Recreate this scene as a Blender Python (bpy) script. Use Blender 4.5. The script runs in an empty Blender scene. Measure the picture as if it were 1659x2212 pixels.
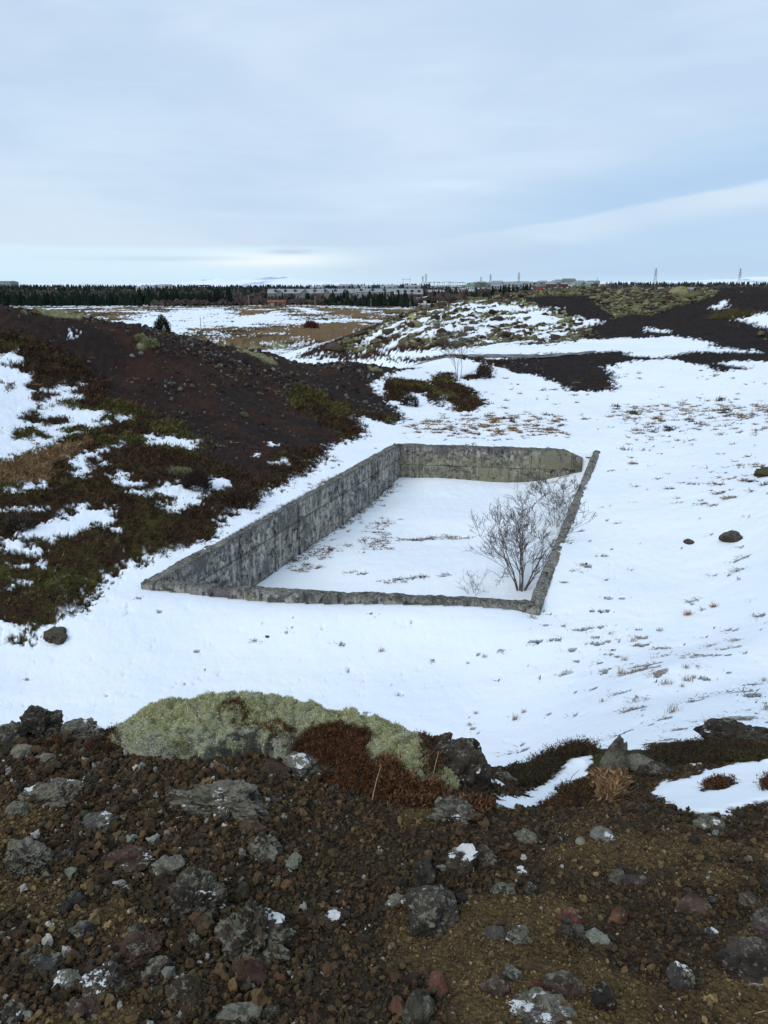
import bpy, bmesh, math, random
import numpy as np
from mathutils import Vector, Matrix, Euler

random.seed(7)
RNG = np.random.default_rng(11)
R = math.radians
sc = bpy.context.scene
COL = sc.collection
ZC = 10.0                      # height of the eye above datum
PITCH = R(16.45)
SP, CP = math.sin(PITCH), math.cos(PITCH)
F = 1662.0                     # focal length in units of a 1659 x 2212 picture
CX, CY = 829.5, 1106.0

# ------------------------------------------------------------------ noise
def _h(ix, iy, iz, seed):
    h = (ix.astype(np.int64) * 374761393 + iy.astype(np.int64) * 668265263 + iz.astype(np.int64) * 2147483647 + seed * 974634777) & 0xFFFFFFFF
    h = ((h ^ (h >> 13)) * 1274126177) & 0xFFFFFFFF
    h = ((h ^ (h >> 16)) * 2246822519) & 0xFFFFFFFF
    return (h ^ (h >> 15)) & 0xFFFFFFFF

def noise2(x, y, seed=0):
    xi, yi = np.floor(x), np.floor(y)
    xf, yf = x - xi, y - yi
    u, v = xf * xf * xf * (xf * (xf * 6 - 15) + 10), yf * yf * yf * (yf * (yf * 6 - 15) + 10)
    z0 = np.zeros_like(xi)
    def g(dx, dy):
        a = _h(xi + dx, yi + dy, z0, seed) * (2 * math.pi / 4294967296.0)
        return np.cos(a) * (xf - dx) + np.sin(a) * (yf - dy)
    n0 = g(0, 0) * (1 - u) + g(1, 0) * u
    n1 = g(0, 1) * (1 - u) + g(1, 1) * u
    return (n0 * (1 - v) + n1 * v) * 1.5

def fbm2(x, y, oct=4, seed=0, gain=.5):
    s = np.zeros_like(x); a = 1.0; t = 0
    for k in range(oct):
        s += a * noise2(x * 2 ** k + 17.3 * k, y * 2 ** k - 9.1 * k, seed + k); t += a; a *= gain
    return s / t

def noise3(p, seed=0):
    i = np.floor(p); f = p - i
    w = f * f * f * (f * (f * 6 - 15) + 10)
    r = 0
    for dx in (0, 1):
        for dy in (0, 1):
            for dz in (0, 1):
                hh = _h(i[:, 0] + dx, i[:, 1] + dy, i[:, 2] + dz, seed) / 4294967296.0
                wt = (w[:, 0] if dx else 1 - w[:, 0]) * (w[:, 1] if dy else 1 - w[:, 1]) * (w[:, 2] if dz else 1 - w[:, 2])
                r = r + wt * hh
    return r * 2 - 1

def fbm3(p, oct=3, seed=0):
    s = 0; a = 1.0; t = 0
    for k in range(oct):
        s = s + a * noise3(p * 2 ** k + 13.7 * k, seed + k); t += a; a *= .5
    return s / t

def sstep(a, b, x):
    t = np.clip((x - a) / (b - a), 0, 1)
    return t * t * (3 - 2 * t)

# ------------------------------------------------------------------ picture point -> place
def kx(px, py):
    u = -(py - CY) / F; x = (px - CX) / F
    d = CP + SP * u
    return x / d, (SP - CP * u) / d       # X per metre of Y, drop per metre of Y

def P(px, py, Y=None, z=None):
    a, k = kx(px, py)
    if Y is None:
        Y = -z / k
    return (a * Y, Y, -k * Y)

# ------------------------------------------------------------------ terrain control points
CT = []
def cp(*rows):
    for r in rows:
        CT.append(P(r[0], r[1], Y=r[2]))
def cz(*rows):
    for r in rows:
        CT.append(P(r[0], r[1], z=r[2]))
def cxy(*rows):
    CT.extend(rows)

# valley snow round the basin
cz((1330, 980, -7.1), (1250, 1150, -7.1), (1222, 1300, -7.15), (1450, 1000, -6.95), (1600, 1010, -6.4), (1400, 1200, -7.1), (1600, 1200, -6.7),
   (1650, 1100, -6.2), (1500, 1400, -6.95), (1640, 1400, -6.4), (300, 1290, -7.3), (600, 1312, -7.38), (900, 1318, -7.36), (1100, 1345, -7.3),
   (100, 1450, -7.55), (500, 1450, -7.65), (900, 1450, -7.6), (1200, 1450, -7.3), (1500, 1500, -6.35), (1640, 1500, -5.8),
   (1000, 930, -7.0), (1200, 930, -7.0), (1150, 870, -6.95), (1300, 900, -6.95), (1500, 900, -6.8), (1640, 900, -6.4), (1900, 1000, -4.6), (1950, 1300, -5.0))
# front slope that falls away from the foreground crest
for Y, zl, zm, zr in ((3.4, -2.5, -2.45, -2.6), (4.5, -3.3, -3.25, -3.25), (6, -4.6, -4.5, -4.25), (8, -6.0, -5.9, -5.25), (10, -7.1, -6.85, -5.95), (12, -7.5, -7.4, -6.35)):
    cxy((-.62 * Y, Y, zl), (-.3 * Y, Y, zl), (0.0, Y, zl), (.2 * Y, Y, zm), (.42 * Y, Y, zr), (.62 * Y, Y, zr + .15))
# left hill
cz((0, 1390, -7.3), (180, 1330, -7.2), (330, 1210, -7.0), (480, 1130, -6.9), (600, 1040, -6.8), (700, 970, -6.85), (780, 935, -6.9), (870, 915, -7.0))
cp((0, 1200, 18), (0, 1000, 23), (0, 850, 29), (0, 750, 33), (0, 674, 36),
   (250, 1050, 23.5), (250, 900, 30), (250, 800, 35.5), (150, 690, 38), (300, 710, 40), (430, 737, 43),
   (500, 1000, 28), (500, 900, 34), (500, 820, 40), (600, 767, 48), (700, 880, 41), (700, 820, 48), (760, 782, 54), (850, 915, 40), (870, 840, 50), (880, 797, 58),
   (-350, 1390, 14), (-350, 1000, 20), (-350, 740, 27), (-350, 640, 32))
cxy((-20, 44, -2.6), (-14, 48, -4.0), (-9, 52, -5.2), (-5, 58, -6.6), (-24, 60, -5.6), (-12, 66, -7.6), (-60, 60, -4.5), (-3, 70, -8.3), (-40, 85, -8.5))
# snow bank and the slope up to the track
cp((1050, 880, 45.5), (950, 850, 50), (1000, 800, 57), (960, 775, 62), (1100, 772, 62), (1300, 766, 61), (1500, 772, 60), (1640, 780, 58),
   (1320, 845, 50.5), (1450, 830, 52), (1640, 830, 51), (1200, 810, 56))
# far hill
cp((1000, 766, 64), (1300, 752, 65), (1500, 738, 66), (1640, 742, 64), (680, 757, 75), (800, 707, 80), (930, 664, 86), (1100, 641, 92), (1300, 627, 95),
   (1400, 632, 93), (1500, 633, 90), (1560, 623, 86), (1640, 628, 82), (900, 722, 74), (1100, 700, 76), (1300, 690, 78), (1500, 690, 75), (1640, 690, 72), (1900, 640, 75), (1900, 740, 62))
cxy((-10, 88, -8.6), (0, 98, -7.2), (10, 104, -5.6), (22, 108, -4.5), (34, 108, -4), (50, 105, -4.5), (70, 100, -4))
# plain, far slope, horizon
for Y, zs in ((112, (-8.8, -9.2, -9.4, -9.2, -8.5, -8, -8)), (150, (-10, -10, -10, -10, -10, -9.6, -9.5)), (220, (-10.3,) * 7), (350, (-9.8, -9.8, -9.8, -9.9, -9.8, -9.8, -9.8)),
              (430, (-10.4,) * 7), (560, (-9.6, -9.8, -10.0, -10.2, -8.4, -8.6, -8.6)), (800, (-6.0, -6.4, -7, -7, -4.6, -5, -5)), (1200, (-3.4, -3.4, -3.6, -2.6, .6, 0.0, -1)),
              (1700, (-5, -5, -5, -3, 0, -2, -4)), (3000, (-6,) * 7), (14000, (-10,) * 7)):
    for px, z in zip((-420, 0, 415, 829, 1250, 1659, 2080), zs):
        CT.append(((px - CX) / F * Y * 1.043, Y, z))
CT.append(P(597, 662, Y=350)); CT.append(P(640, 661, Y=352)); CT.append(P(540, 664, Y=350))

CT = np.array(CT, float)
def lp(X, Y):
    return np.stack([X / Y * 1.15, np.log(Y)], -1)
_cl = lp(CT[:, 0], CT[:, 1])
def _tps(r2):
    return np.where(r2 > 1e-12, r2 * np.log(r2 + 1e-12), 0)
_n = len(CT)
_A = np.zeros((_n + 3, _n + 3))
_A[:_n, :_n] = _tps(((_cl[:, None] - _cl[None]) ** 2).sum(-1)) + np.eye(_n) * 2e-4
_A[:_n, _n] = 1; _A[:_n, _n + 1:] = _cl; _A[_n, :_n] = 1; _A[_n + 1:, :_n] = _cl.T
_w = np.linalg.solve(_A, np.concatenate([CT[:, 2], [0, 0, 0]]))
def rbf(X, Y):
    X = np.asarray(X, float); Y = np.asarray(Y, float)
    sh = X.shape; q = lp(X.ravel(), np.maximum(Y.ravel(), 2.0)); out = np.empty(len(q))
    for s in range(0, len(q), 40000):
        b = q[s:s + 40000]
        r2 = (b[:, 0:1] - _cl[None, :, 0]) ** 2 + (b[:, 1:2] - _cl[None, :, 1]) ** 2
        out[s:s + 40000] = _tps(r2) @ _w[:_n] + _w[_n] + b @ _w[_n + 1:]
    return out.reshape(sh)

# basin outline (top of the walls, 7 m under the eye)
HW = -7.0
cA, cB, cC, cD = [np.array(P(px, py, z=HW)[:2]) for px, py in ((304, 1256), (852, 957), (1290, 971), (1153, 1306))]
POOL = np.array([cA, cB, cC, cD])

def poly_sd(X, Y, poly):
    """signed distance in metres, positive inside"""
    poly = np.asarray(poly, float); n = len(poly)
    d2 = np.full(X.shape, 1e18); ins = np.zeros(X.shape, bool)
    for i in range(n):
        ax, ay = poly[i]; bx, by = poly[(i + 1) % n]
        ex, ey = bx - ax, by - ay
        wx, wy = X - ax, Y - ay
        t = np.clip((wx * ex + wy * ey) / (ex * ex + ey * ey + 1e-12), 0, 1)
        d2 = np.minimum(d2, (wx - ex * t) ** 2 + (wy - ey * t) ** 2)
        c = ((ay > Y) != (by > Y)) & (X < (bx - ax) * (Y - ay) / ((by - ay) if by != ay else 1e-12) + ax)
        ins ^= c
    return np.where(ins, 1, -1) * np.sqrt(d2)

def seg_dist(X, Y, a, b):
    e = b - a
    t = np.clip(((X - a[0]) * e[0] + (Y - a[1]) * e[1]) / (e @ e), 0, 1)
    return np.hypot(X - a[0] - e[0] * t, Y - a[1] - e[1] * t), t

def ground_rel(X, Y):
    z = rbf(X, Y)
    near = (Y > 10) & (Y < 45) & (np.abs(X) < 16)
    if near.any():
        x, y, zz = X[near], Y[near], z[near]
        sd = poly_sd(x, y, POOL)
        for a, b, off0, off1 in ((cA, cB, -.10, -.05), (cB, cC, -.03, -.06), (cD, cC, -.10, -.13), (cA, cD, -.36, -.34)):
            d, t = seg_dist(x, y, a, b)
            w = np.exp(-(d / 1.3) ** 2)
            tgt = HW + off0 + (off1 - off0) * t
            if a is cA and b is cD:
                tgt = HW + np.interp(t, [0, .12, .35, .5, .65, .85, .95, 1], [-.20, -.24, -.35, -.30, -.20, -.13, -.15, -.22])
            zz = np.where(sd < 0, zz + (tgt - zz) * w, zz)
        # floor of the basin with its drifts
        dl, tl = seg_dist(x, y, cA, cB); df, tf = seg_dist(x, y, cB, cC); dr, tr = seg_dist(x, y, cD, cC); dn, tn = seg_dist(x, y, cA, cD)
        fl = -8.98 + .42 * sstep(4.5, 0, df) * (.75 + .25 * np.sin(tf * 7)) + .36 * sstep(6, 0, dr) + .38 * np.exp(-((df / 2.2) ** 2 + (dr / 2.0) ** 2))
        fl += .16 * np.sin(dn * 1.05 + .6 * np.sin(x * .5)) * sstep(0, 2, dl) * .6 + .06 * sstep(1.4, .2, dl)
        zz = np.where(sd > .12, fl, zz)
        z = z.copy(); z[near] = zz
    return z

def hit(pts, f=None, y0=4.0, y1=12000., n=900):
    f = f or ground_rel
    ys = np.exp(np.linspace(math.log(y0), math.log(y1), n))
    a, k = np.array([kx(p[0], p[1]) for p in pts]).T
    Xg = a[:, None] * ys[None]; Yg = np.repeat(ys[None], len(pts), 0)
    below = f(Xg, Yg) >= -k[:, None] * ys[None]
    i = np.argmax(below, 1); i = np.where(below.any(1), i, n - 1)
    Y = ys[i]
    return np.stack([a * Y, Y, -k * Y], -1)

def tri_pts(poly, f=None, **kw):
    """polygon corners: (px,py) found on the ground, (px,py,Y) at a known distance"""
    out = [None] * len(poly); idx = [i for i, p in enumerate(poly) if len(p) == 2]
    if idx:
        h = hit([poly[i] for i in idx], f, **kw)
        for i, q in zip(idx, h): out[i] = q[:2]
    for i, p in enumerate(poly):
        if len(p) == 3: out[i] = np.array(P(p[0], p[1], Y=p[2])[:2])
    return np.array(out)

c3 = lambda l: [(p[0] * .5, 609 + p[1] * .5) + tuple(p[2:]) for p in l]
c4 = lambda l: [(829.5 + p[0] * .5, 609 + p[1] * .5) + tuple(p[2:]) for p in l]
c5 = lambda l: [(p[0] * .367, 1015 + p[1] * .367) for p in l]

# ------------------------------------------------------------------ mesh helpers
def mesh_np(name, V, Fc, smooth=True, attrs=None):
    V = np.ascontiguousarray(V, np.float32); Fc = np.ascontiguousarray(Fc, np.int32)
    me = bpy.data.meshes.new(name)
    n, k = Fc.shape
    me.vertices.add(len(V)); me.vertices.foreach_set('co', V.ravel())
    me.loops.add(n * k); me.loops.foreach_set('vertex_index', Fc.ravel())
    me.polygons.add(n); me.polygons.foreach_set('loop_start', np.arange(0, n * k, k, dtype=np.int32))
    me.polygons.foreach_set('use_smooth', np.full(n, smooth, bool))
    me.update(calc_edges=True)
    for an, av in (attrs or {}).items():
        av = np.ascontiguousarray(av, np.float32)
        if av.ndim == 1:
            at = me.attributes.new(an, 'FLOAT', 'POINT'); at.data.foreach_set('value', av)
        else:
            at = me.attributes.new(an, 'FLOAT_COLOR', 'POINT')
            at.data.foreach_set('color', np.concatenate([av, np.ones((len(av), 1), np.float32)], 1).ravel())
    return me

def link(name, me, mat=None, parent=None, loc=None, rz=0):
    o = bpy.data.objects.new(name, me); COL.objects.link(o)
    if mat is not None and me is not None and len(me.materials) == 0: me.materials.append(mat)
    if parent: o.parent = parent
    if loc is not None: o.location = loc
    if rz: o.rotation_euler.z = rz
    return o

def tag(o, label=None, cat=None, group=None, kind=None):
    if label: o['label'] = label
    if cat: o['category'] = cat
    if group: o['group'] = group
    if kind: o['kind'] = kind
    return o

def empty(name, loc, rz=0):
    return link(name, None, loc=loc, rz=rz)

class MB:
    """collects simple solids for one mesh"""
    def __init__(s): s.v = []; s.f = []
    def box(s, c, d, M=None):
        b = len(s.v); cx, cy, cz_ = c; dx, dy, dz = d[0] / 2, d[1] / 2, d[2] / 2
        for k in ((-1, -1, -1), (1, -1, -1), (1, 1, -1), (-1, 1, -1), (-1, -1, 1), (1, -1, 1), (1, 1, 1), (-1, 1, 1)):
            q = Vector((cx + k[0] * dx, cy + k[1] * dy, cz_ + k[2] * dz)); s.v.append(M @ q if M else q)
        for q in ((0, 3, 2, 1), (4, 5, 6, 7), (0, 1, 5, 4), (1, 2, 6, 5), (2, 3, 7, 6), (3, 0, 4, 7)): s.f.append(tuple(b + i for i in q))
        return s
    def tube(s, pts, rad, n=5, cap=True):
        b0 = len(s.v); m = len(pts)
        for i, p in enumerate(pts):
            p = Vector(p)
            t = (Vector(pts[min(i + 1, m - 1)]) - Vector(pts[max(i - 1, 0)])).normalized()
            u = t.cross(Vector((.13, .27, 1)) if abs(t.z) < .95 else Vector((1, .1, 0))).normalized(); w = t.cross(u)
            r = rad[i] if hasattr(rad, '__len__') else rad
            for j in range(n):
                a = 2 * math.pi * j / n
                s.v.append(p + (u * math.cos(a) + w * math.sin(a)) * r)
        for i in range(m - 1):
            for j in range(n):
                s.f.append((b0 + i * n + j, b0 + i * n + (j + 1) % n, b0 + (i + 1) * n + (j + 1) % n, b0 + (i + 1) * n + j))
        if cap:
            s.f.append(tuple(b0 + j for j in range(n))[::-1]); s.f.append(tuple(b0 + (m - 1) * n + j for j in range(n)))
        return s
    def poly(s, pts):
        b = len(s.v); s.v += [Vector(p) for p in pts]; s.f.append(tuple(range(b, b + len(pts)))); return s
    def prism(s, pts, d):
        """polygon pts (3d) pushed along d"""
        b = len(s.v); n = len(pts); d = Vector(d)
        s.v += [Vector(p) for p in pts] + [Vector(p) + d for p in pts]
        s.f.append(tuple(range(b, b + n))[::-1]); s.f.append(tuple(range(b + n, b + 2 * n)))
        for i in range(n): s.f.append((b + i, b + (i + 1) % n, b + n + (i + 1) % n, b + n + i))
        return s
    def mesh(s, name, smooth=False):
        me = bpy.data.meshes.new(name); me.from_pydata([tuple(v) for v in s.v], [], s.f)
        if smooth:
            for p in me.polygons: p.use_smooth = True
        me.update(); return me
    def build(s, name, mat, parent=None, loc=None, smooth=False):
        return link(name, s.mesh(name, smooth), mat, parent, loc)

def ico(n):
    bm = bmesh.new(); bmesh.ops.create_icosphere(bm, subdivisions=n, radius=1)
    v = np.array([q.co[:] for q in bm.verts]); f = np.array([[q.index for q in g.verts] for g in bm.faces]); bm.free()
    return v, f
ICO = {n: ico(n) for n in (1, 2, 3, 4, 5)}

def rot_mats(n, tilt=None):
    q = RNG.normal(size=(n, 4)); q /= np.linalg.norm(q, axis=1)[:, None]
    w, x, y, z = q.T
    return np.stack([1 - 2 * (y * y + z * z), 2 * (x * y - z * w), 2 * (x * z + y * w), 2 * (x * y + z * w), 1 - 2 * (x * x + z * z), 2 * (y * z - x * w),
                     2 * (x * z - y * w), 2 * (y * z + x * w), 1 - 2 * (x * x + y * y)], -1).reshape(n, 3, 3)

def stamp(protos, pos, size, M, colr):
    """many copies of low stones joined into one mesh"""
    V, Fs, C = [], [], []; base = 0
    pick = RNG.integers(0, len(protos), len(pos))
    for k, (pv, pf) in enumerate(protos):
        i = np.nonzero(pick == k)[0]
        if not len(i): continue
        v = np.einsum('nij,vj->nvi', M[i], pv) * size[i][:, None, :] if size.ndim == 2 else np.einsum('nij,vj->nvi', M[i], pv) * size[i][:, None, None]
        v = v + pos[i][:, None, :]
        f = pf[None] + (np.arange(len(i)) * len(pv))[:, None, None] + base
        V.append(v.reshape(-1, 3)); Fs.append(f.reshape(-1, pf.shape[1])); C.append(np.repeat(colr[i], len(pv), 0)); base += len(i) * len(pv)
    return np.concatenate(V), np.concatenate(Fs), np.concatenate(C)

def stone_protos(n, lvl, amp=.38):
    out = []
    for k in range(n):
        v, f = ICO[lvl]; v = v.copy()
        d = 1 + amp * noise3(v * 1.25 + k * 7.7, 91 + k) + amp * .45 * noise3(v * 3.1 + k * 3.3, 17 + k)
        v = v * d[:, None] * np.array([1, random.uniform(.65, .95), random.uniform(.55, .85)])
        out.append((v, f))
    return out

# ------------------------------------------------------------------ materials
def new_mat(name, rough=.9, spec=.25):
    m = bpy.data.materials.new(name); m.use_nodes = True
    nt = m.node_tree; b = nt.nodes['Principled BSDF']
    b.inputs['Roughness'].default_value = rough; b.inputs['Specular IOR Level'].default_value = spec
    return m, nt, b

class NT:
    def __init__(s, nt): s.nt = nt
    def n(s, t, **kw):
        q = s.nt.nodes.new(t)
        for k, v in kw.items(): setattr(q, k, v)
        return q
    def L(s, a, b): s.nt.links.new(a, b)
    def put(s, sock, v):
        if hasattr(v, 'links') or hasattr(v, 'is_output'): s.L(v, sock)
        elif isinstance(v, (tuple, list)) and len(v) == 3 and sock.type == 'RGBA': sock.default_value = (*v, 1)
        else: sock.default_value = v
    def noise(s, vec, scale, detail=4, rough=.55, dist=0):
        q = s.n('ShaderNodeTexNoise'); q.inputs['Scale'].default_value = scale; q.inputs['Detail'].default_value = detail
        q.inputs['Roughness'].default_value = rough; q.inputs['Distortion'].default_value = dist
        if vec is not None: s.L(vec, q.inputs['Vector'])
        return q.outputs['Fac']
    def voro(s, vec, scale, out='Distance', feat='F1'):
        q = s.n('ShaderNodeTexVoronoi', feature=feat); q.inputs['Scale'].default_value = scale
        if vec is not None: s.L(vec, q.inputs['Vector'])
        return q.outputs[out]
    def mix(s, fac, a, b, mode='MIX'):
        q = s.n('ShaderNodeMix', data_type='RGBA', blend_type=mode)
        s.put(q.inputs[0], fac); s.put(q.inputs[6], a); s.put(q.inputs[7], b)
        return q.outputs[2]
    def m(s, op, a, b=0., c=0.):
        q = s.n('ShaderNodeMath', operation=op); s.put(q.inputs[0], a); s.put(q.inputs[1], b); s.put(q.inputs[2], c)
        return q.outputs[0]
    def ss(s, x, lo, hi):
        q = s.n('ShaderNodeMapRange', interpolation_type='SMOOTHSTEP'); s.put(q.inputs[0], x)
        q.inputs[1].default_value = lo; q.inputs[2].default_value = hi
        return q.outputs[0]
    def attr(s, name, out='Fac'):
        q = s.n('ShaderNodeAttribute', attribute_name=name); return q.outputs[out]
    def mapping(s, vec, scale=(1, 1, 1), rot=(0, 0, 0), loc=(0, 0, 0)):
        q = s.n('ShaderNodeMapping'); s.L(vec, q.inputs[0]); q.inputs['Scale'].default_value = scale; q.inputs['Rotation'].default_value = rot; q.inputs['Location'].default_value = loc
        return q.outputs[0]
    def bump(s, h, strength, dist, bsdf, normal=None):
        q = s.n('ShaderNodeBump'); q.inputs['Strength'].default_value = strength; q.inputs['Distance'].default_value = dist
        s.L(h, q.inputs['Height'])
        if normal is not None: s.L(normal, q.inputs['Normal'])
        if bsdf is not None: s.L(q.outputs[0], bsdf.inputs['Normal'])
        return q.outputs[0]

SNOW = (.82, .87, .92)
def terrain_mat():
    m, nt, b = new_mat('ground_cover', .92, .15); N = NT(nt)
    pos = N.n('ShaderNodeNewGeometry').outputs['Position']
    n1 = N.noise(pos, .55, 6); n2 = N.noise(pos, 4.5, 6, .65); n3 = N.noise(pos, 22, 4, .7)
    sco = N.mix(N.ss(n1, .35, .65), (.024, .015, .012), (.050, .0225, .0145))
    sco = N.mix(N.m('MULTIPLY', N.ss(N.noise(pos, .11, 4, .6), .45, .62), .6), sco, (.014, .012, .012))
    gul = N.noise(N.mapping(N.mapping(pos, (1, 1, 1), (0, 0, R(24))), (.10, .8, .5)), 1.0, 5, .6, .6)
    sco = N.mix(N.m('MULTIPLY', N.ss(gul, .48, .66), .40), sco, (.050, .027, .018)); sco = N.mix(N.m('MULTIPLY', N.ss(gul, .44, .32), .6), sco, (.016, .012, .011))
    sco = N.mix(N.ss(n2, .5, .75), sco, (.017, .014, .014))
    vc = N.voro(pos, 7.0, 'Color')
    sco = N.mix(N.m('MULTIPLY', N.m('MULTIPLY', N.ss(N.voro(pos, 9.0), .2, .1), N.ss(vc, .7, .95)), N.ss(n1, .48, .62)), sco, (.075, .068, .058))
    sco = N.mix(N.m('MULTIPLY', N.ss(n3, .56, .72), .6), sco, (.045, .034, .03))
    sco = N.mix(N.m('MULTIPLY', N.attr('black'), .8), sco, N.mix(N.ss(n2, .4, .65), (.011, .0095, .010), (.026, .020, .019)))
    hea = N.mix(N.ss(n1, .42, .6), (.042, .023, .012), (.066, .058, .015))
    hea = N.mix(N.ss(n2, .52, .68), hea, (.020, .013, .009))
    hea = N.mix(N.m('MULTIPLY', N.ss(n3, .54, .7), .7), hea, (.105, .075, .03))
    mos = N.mix(N.ss(n2, .4, .62), (.15, .15, .075), (.26, .26, .14))
    mos = N.mix(N.ss(n3, .55, .75), mos, (.08, .07, .035))
    stw = N.mix(N.ss(n3, .38, .66), (.10, .058, .024), (.27, .175, .085))
    c = N.mix(N.attr('heath'), sco, hea); c = N.mix(N.attr('moss'), c, mos); c = N.mix(N.attr('straw'), c, stw)
    sn = N.attr('snow')
    snc = N.mix(N.ss(N.noise(pos, .35, 5), .35, .7), SNOW, (.77, .83, .90))
    c = N.mix(sn, c, snc)
    N.L(c, b.inputs['Base Color'])
    rough_h = N.m('MULTIPLY', N.m('ADD', N.m('MULTIPLY', n3, .5), n2), N.m('SUBTRACT', 1.0, N.m('MULTIPLY', sn, .86)))
    N.bump(rough_h, .9, .16, b)
    return m

def simple(name, col, var=.35, scale=6., rough=.9, coords='Object', spec=.2, bumpd=.0):
    m, nt, b = new_mat(name, rough, spec); N = NT(nt)
    v = N.n('ShaderNodeTexCoord').outputs[coords]
    n = N.noise(v, scale, 5, .6)
    d = tuple(x * (1 - var) for x in col); l = tuple(min(1, x * (1 + var)) for x in col)
    N.L(N.mix(N.ss(n, .3, .7), d, l), b.inputs['Base Color'])
    if bumpd: N.bump(n, .6, bumpd, b)
    return m

def attr_mat(name, var=.3, scale=40., rough=.92, bumpd=0.004, spec=.2):
    m, nt, b = new_mat(name, rough, spec); N = NT(nt)
    v = N.n('ShaderNodeTexCoord').outputs['Object']
    n = N.noise(v, scale, 4, .65)
    q = N.n('ShaderNodeMix', data_type='RGBA', blend_type='MULTIPLY'); q.inputs[0].default_value = 1
    N.L(N.attr('tint', 'Color'), q.inputs[6]); N.L(N.mix(n, (1 - var * 1.5,) * 3, (1 + var * 1.5,) * 3), q.inputs[7])
    N.L(q.outputs[2], b.inputs['Base Color'])
    if bumpd: N.bump(n, .7, bumpd, b)
    return m

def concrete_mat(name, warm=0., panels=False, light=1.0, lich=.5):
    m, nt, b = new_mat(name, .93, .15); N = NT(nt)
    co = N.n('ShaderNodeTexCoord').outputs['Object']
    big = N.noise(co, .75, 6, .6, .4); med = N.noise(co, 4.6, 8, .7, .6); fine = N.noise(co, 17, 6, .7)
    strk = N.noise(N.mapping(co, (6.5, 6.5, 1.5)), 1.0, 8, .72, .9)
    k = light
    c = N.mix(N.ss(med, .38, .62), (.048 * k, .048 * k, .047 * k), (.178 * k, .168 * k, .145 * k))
    c = N.mix(N.m('MULTIPLY', N.m('MULTIPLY', N.ss(strk, .50, .60), N.ss(med, .42, .52)), .8), c, (.29 * k, .275 * k, .235 * k))
    drip = N.noise(N.mapping(co, (7, 7, .32)), 1.0, 4, .6, .2)
    c = N.mix(N.m('MULTIPLY', N.ss(drip, .55, .64), .6), c, (.27 * k, .255 * k, .22 * k)); c = N.mix(N.m('MULTIPLY', N.ss(drip, .42, .34), .4), c, (.045, .044, .04))
    c = N.mix(N.m('MULTIPLY', N.ss(big, .52, .62), .7), c, (.050 * k, .050 * k, .050 * k))
    if panels:
        bt = N.n('ShaderNodeTexBrick'); bt.offset = .37; bt.squash = 1.3; bt.squash_frequency = 3
        N.L(N.mapping(co, (1, 1, 1), (R(90), 0, 0), (.3, .0, .12)), bt.inputs['Vector'])
        bt.inputs['Scale'].default_value = 1; bt.inputs['Brick Width'].default_value = 1.35; bt.inputs['Row Height'].default_value = .93
        bt.inputs['Mortar Size'].default_value = .012; bt.inputs['Color1'].default_value = (0, 0, 0, 1); bt.inputs['Color2'].default_value = (1, 1, 1, 1); bt.inputs['Mortar'].default_value = (.2, .2, .2, 1)
        sep = N.n('ShaderNodeSeparateXYZ'); N.L(co, sep.inputs[0])
        low = N.ss(N.m('ADD', sep.outputs[2], N.m('MULTIPLY', big, .7)), .02, -.25)
        pm = N.m('MULTIPLY', N.ss(bt.outputs['Color'], .45, .6), N.ss(med, .68, .5))
        c = N.mix(N.m('MULTIPLY', pm, .85), c, (.235, .23, .16))
        c = N.mix(N.m('MULTIPLY', low, N.m('MULTIPLY', N.ss(fine, .3, .6), .55)), c, (.17, .16, .085))
        c = N.mix(N.m('MULTIPLY', bt.outputs['Fac'], .8), c, (.03, .03, .03))
    else:
        sep = N.n('ShaderNodeSeparateXYZ'); N.L(co, sep.inputs[0])
        ln = N.m('ABSOLUTE', N.m('SUBTRACT', sep.outputs[2], N.m('ADD', -.75, N.m('MULTIPLY', big, .12))))
        c = N.mix(N.m('MULTIPLY', N.ss(ln, .05, .01), .6), c, (.04, .04, .04))
    # yellow-green lichen and the black crust of old tops
    c = N.mix(N.m('MULTIPLY', N.ss(N.noise(co, 2.1, 7, .7), .6, .68), lich), c, (.20, .20, .10))
    c = N.mix(N.ss(N.noise(N.mapping(co, loc=(5, 3, 1)), 6.5, 8, .75), .57, .64), c, (.020, .020, .018))
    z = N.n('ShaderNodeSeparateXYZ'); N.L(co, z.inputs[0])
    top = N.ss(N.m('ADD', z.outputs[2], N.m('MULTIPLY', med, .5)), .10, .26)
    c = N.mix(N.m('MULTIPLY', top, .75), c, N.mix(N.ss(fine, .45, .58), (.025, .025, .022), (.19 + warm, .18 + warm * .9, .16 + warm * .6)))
    crk = N.voro(N.mapping(co, (1, 1, .8)), 1.6, 'Distance', 'DISTANCE_TO_EDGE')
    crk = N.ss(N.m('ADD', crk, N.m('MULTIPLY', N.m('SUBTRACT', med, .5), .30)), .014, .004)
    c = N.mix(N.m('MULTIPLY', crk, N.m('MULTIPLY', N.ss(big, .5, .6), .8)), c, (.022, .022, .02))
    N.L(c, b.inputs['Base Color'])
    N.bump(N.m('SUBTRACT', N.m('ADD', N.m('MULTIPLY', med, 1.2), N.m('MULTIPLY', fine, .5)), crk), .9, .05, b)
    return m

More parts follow.
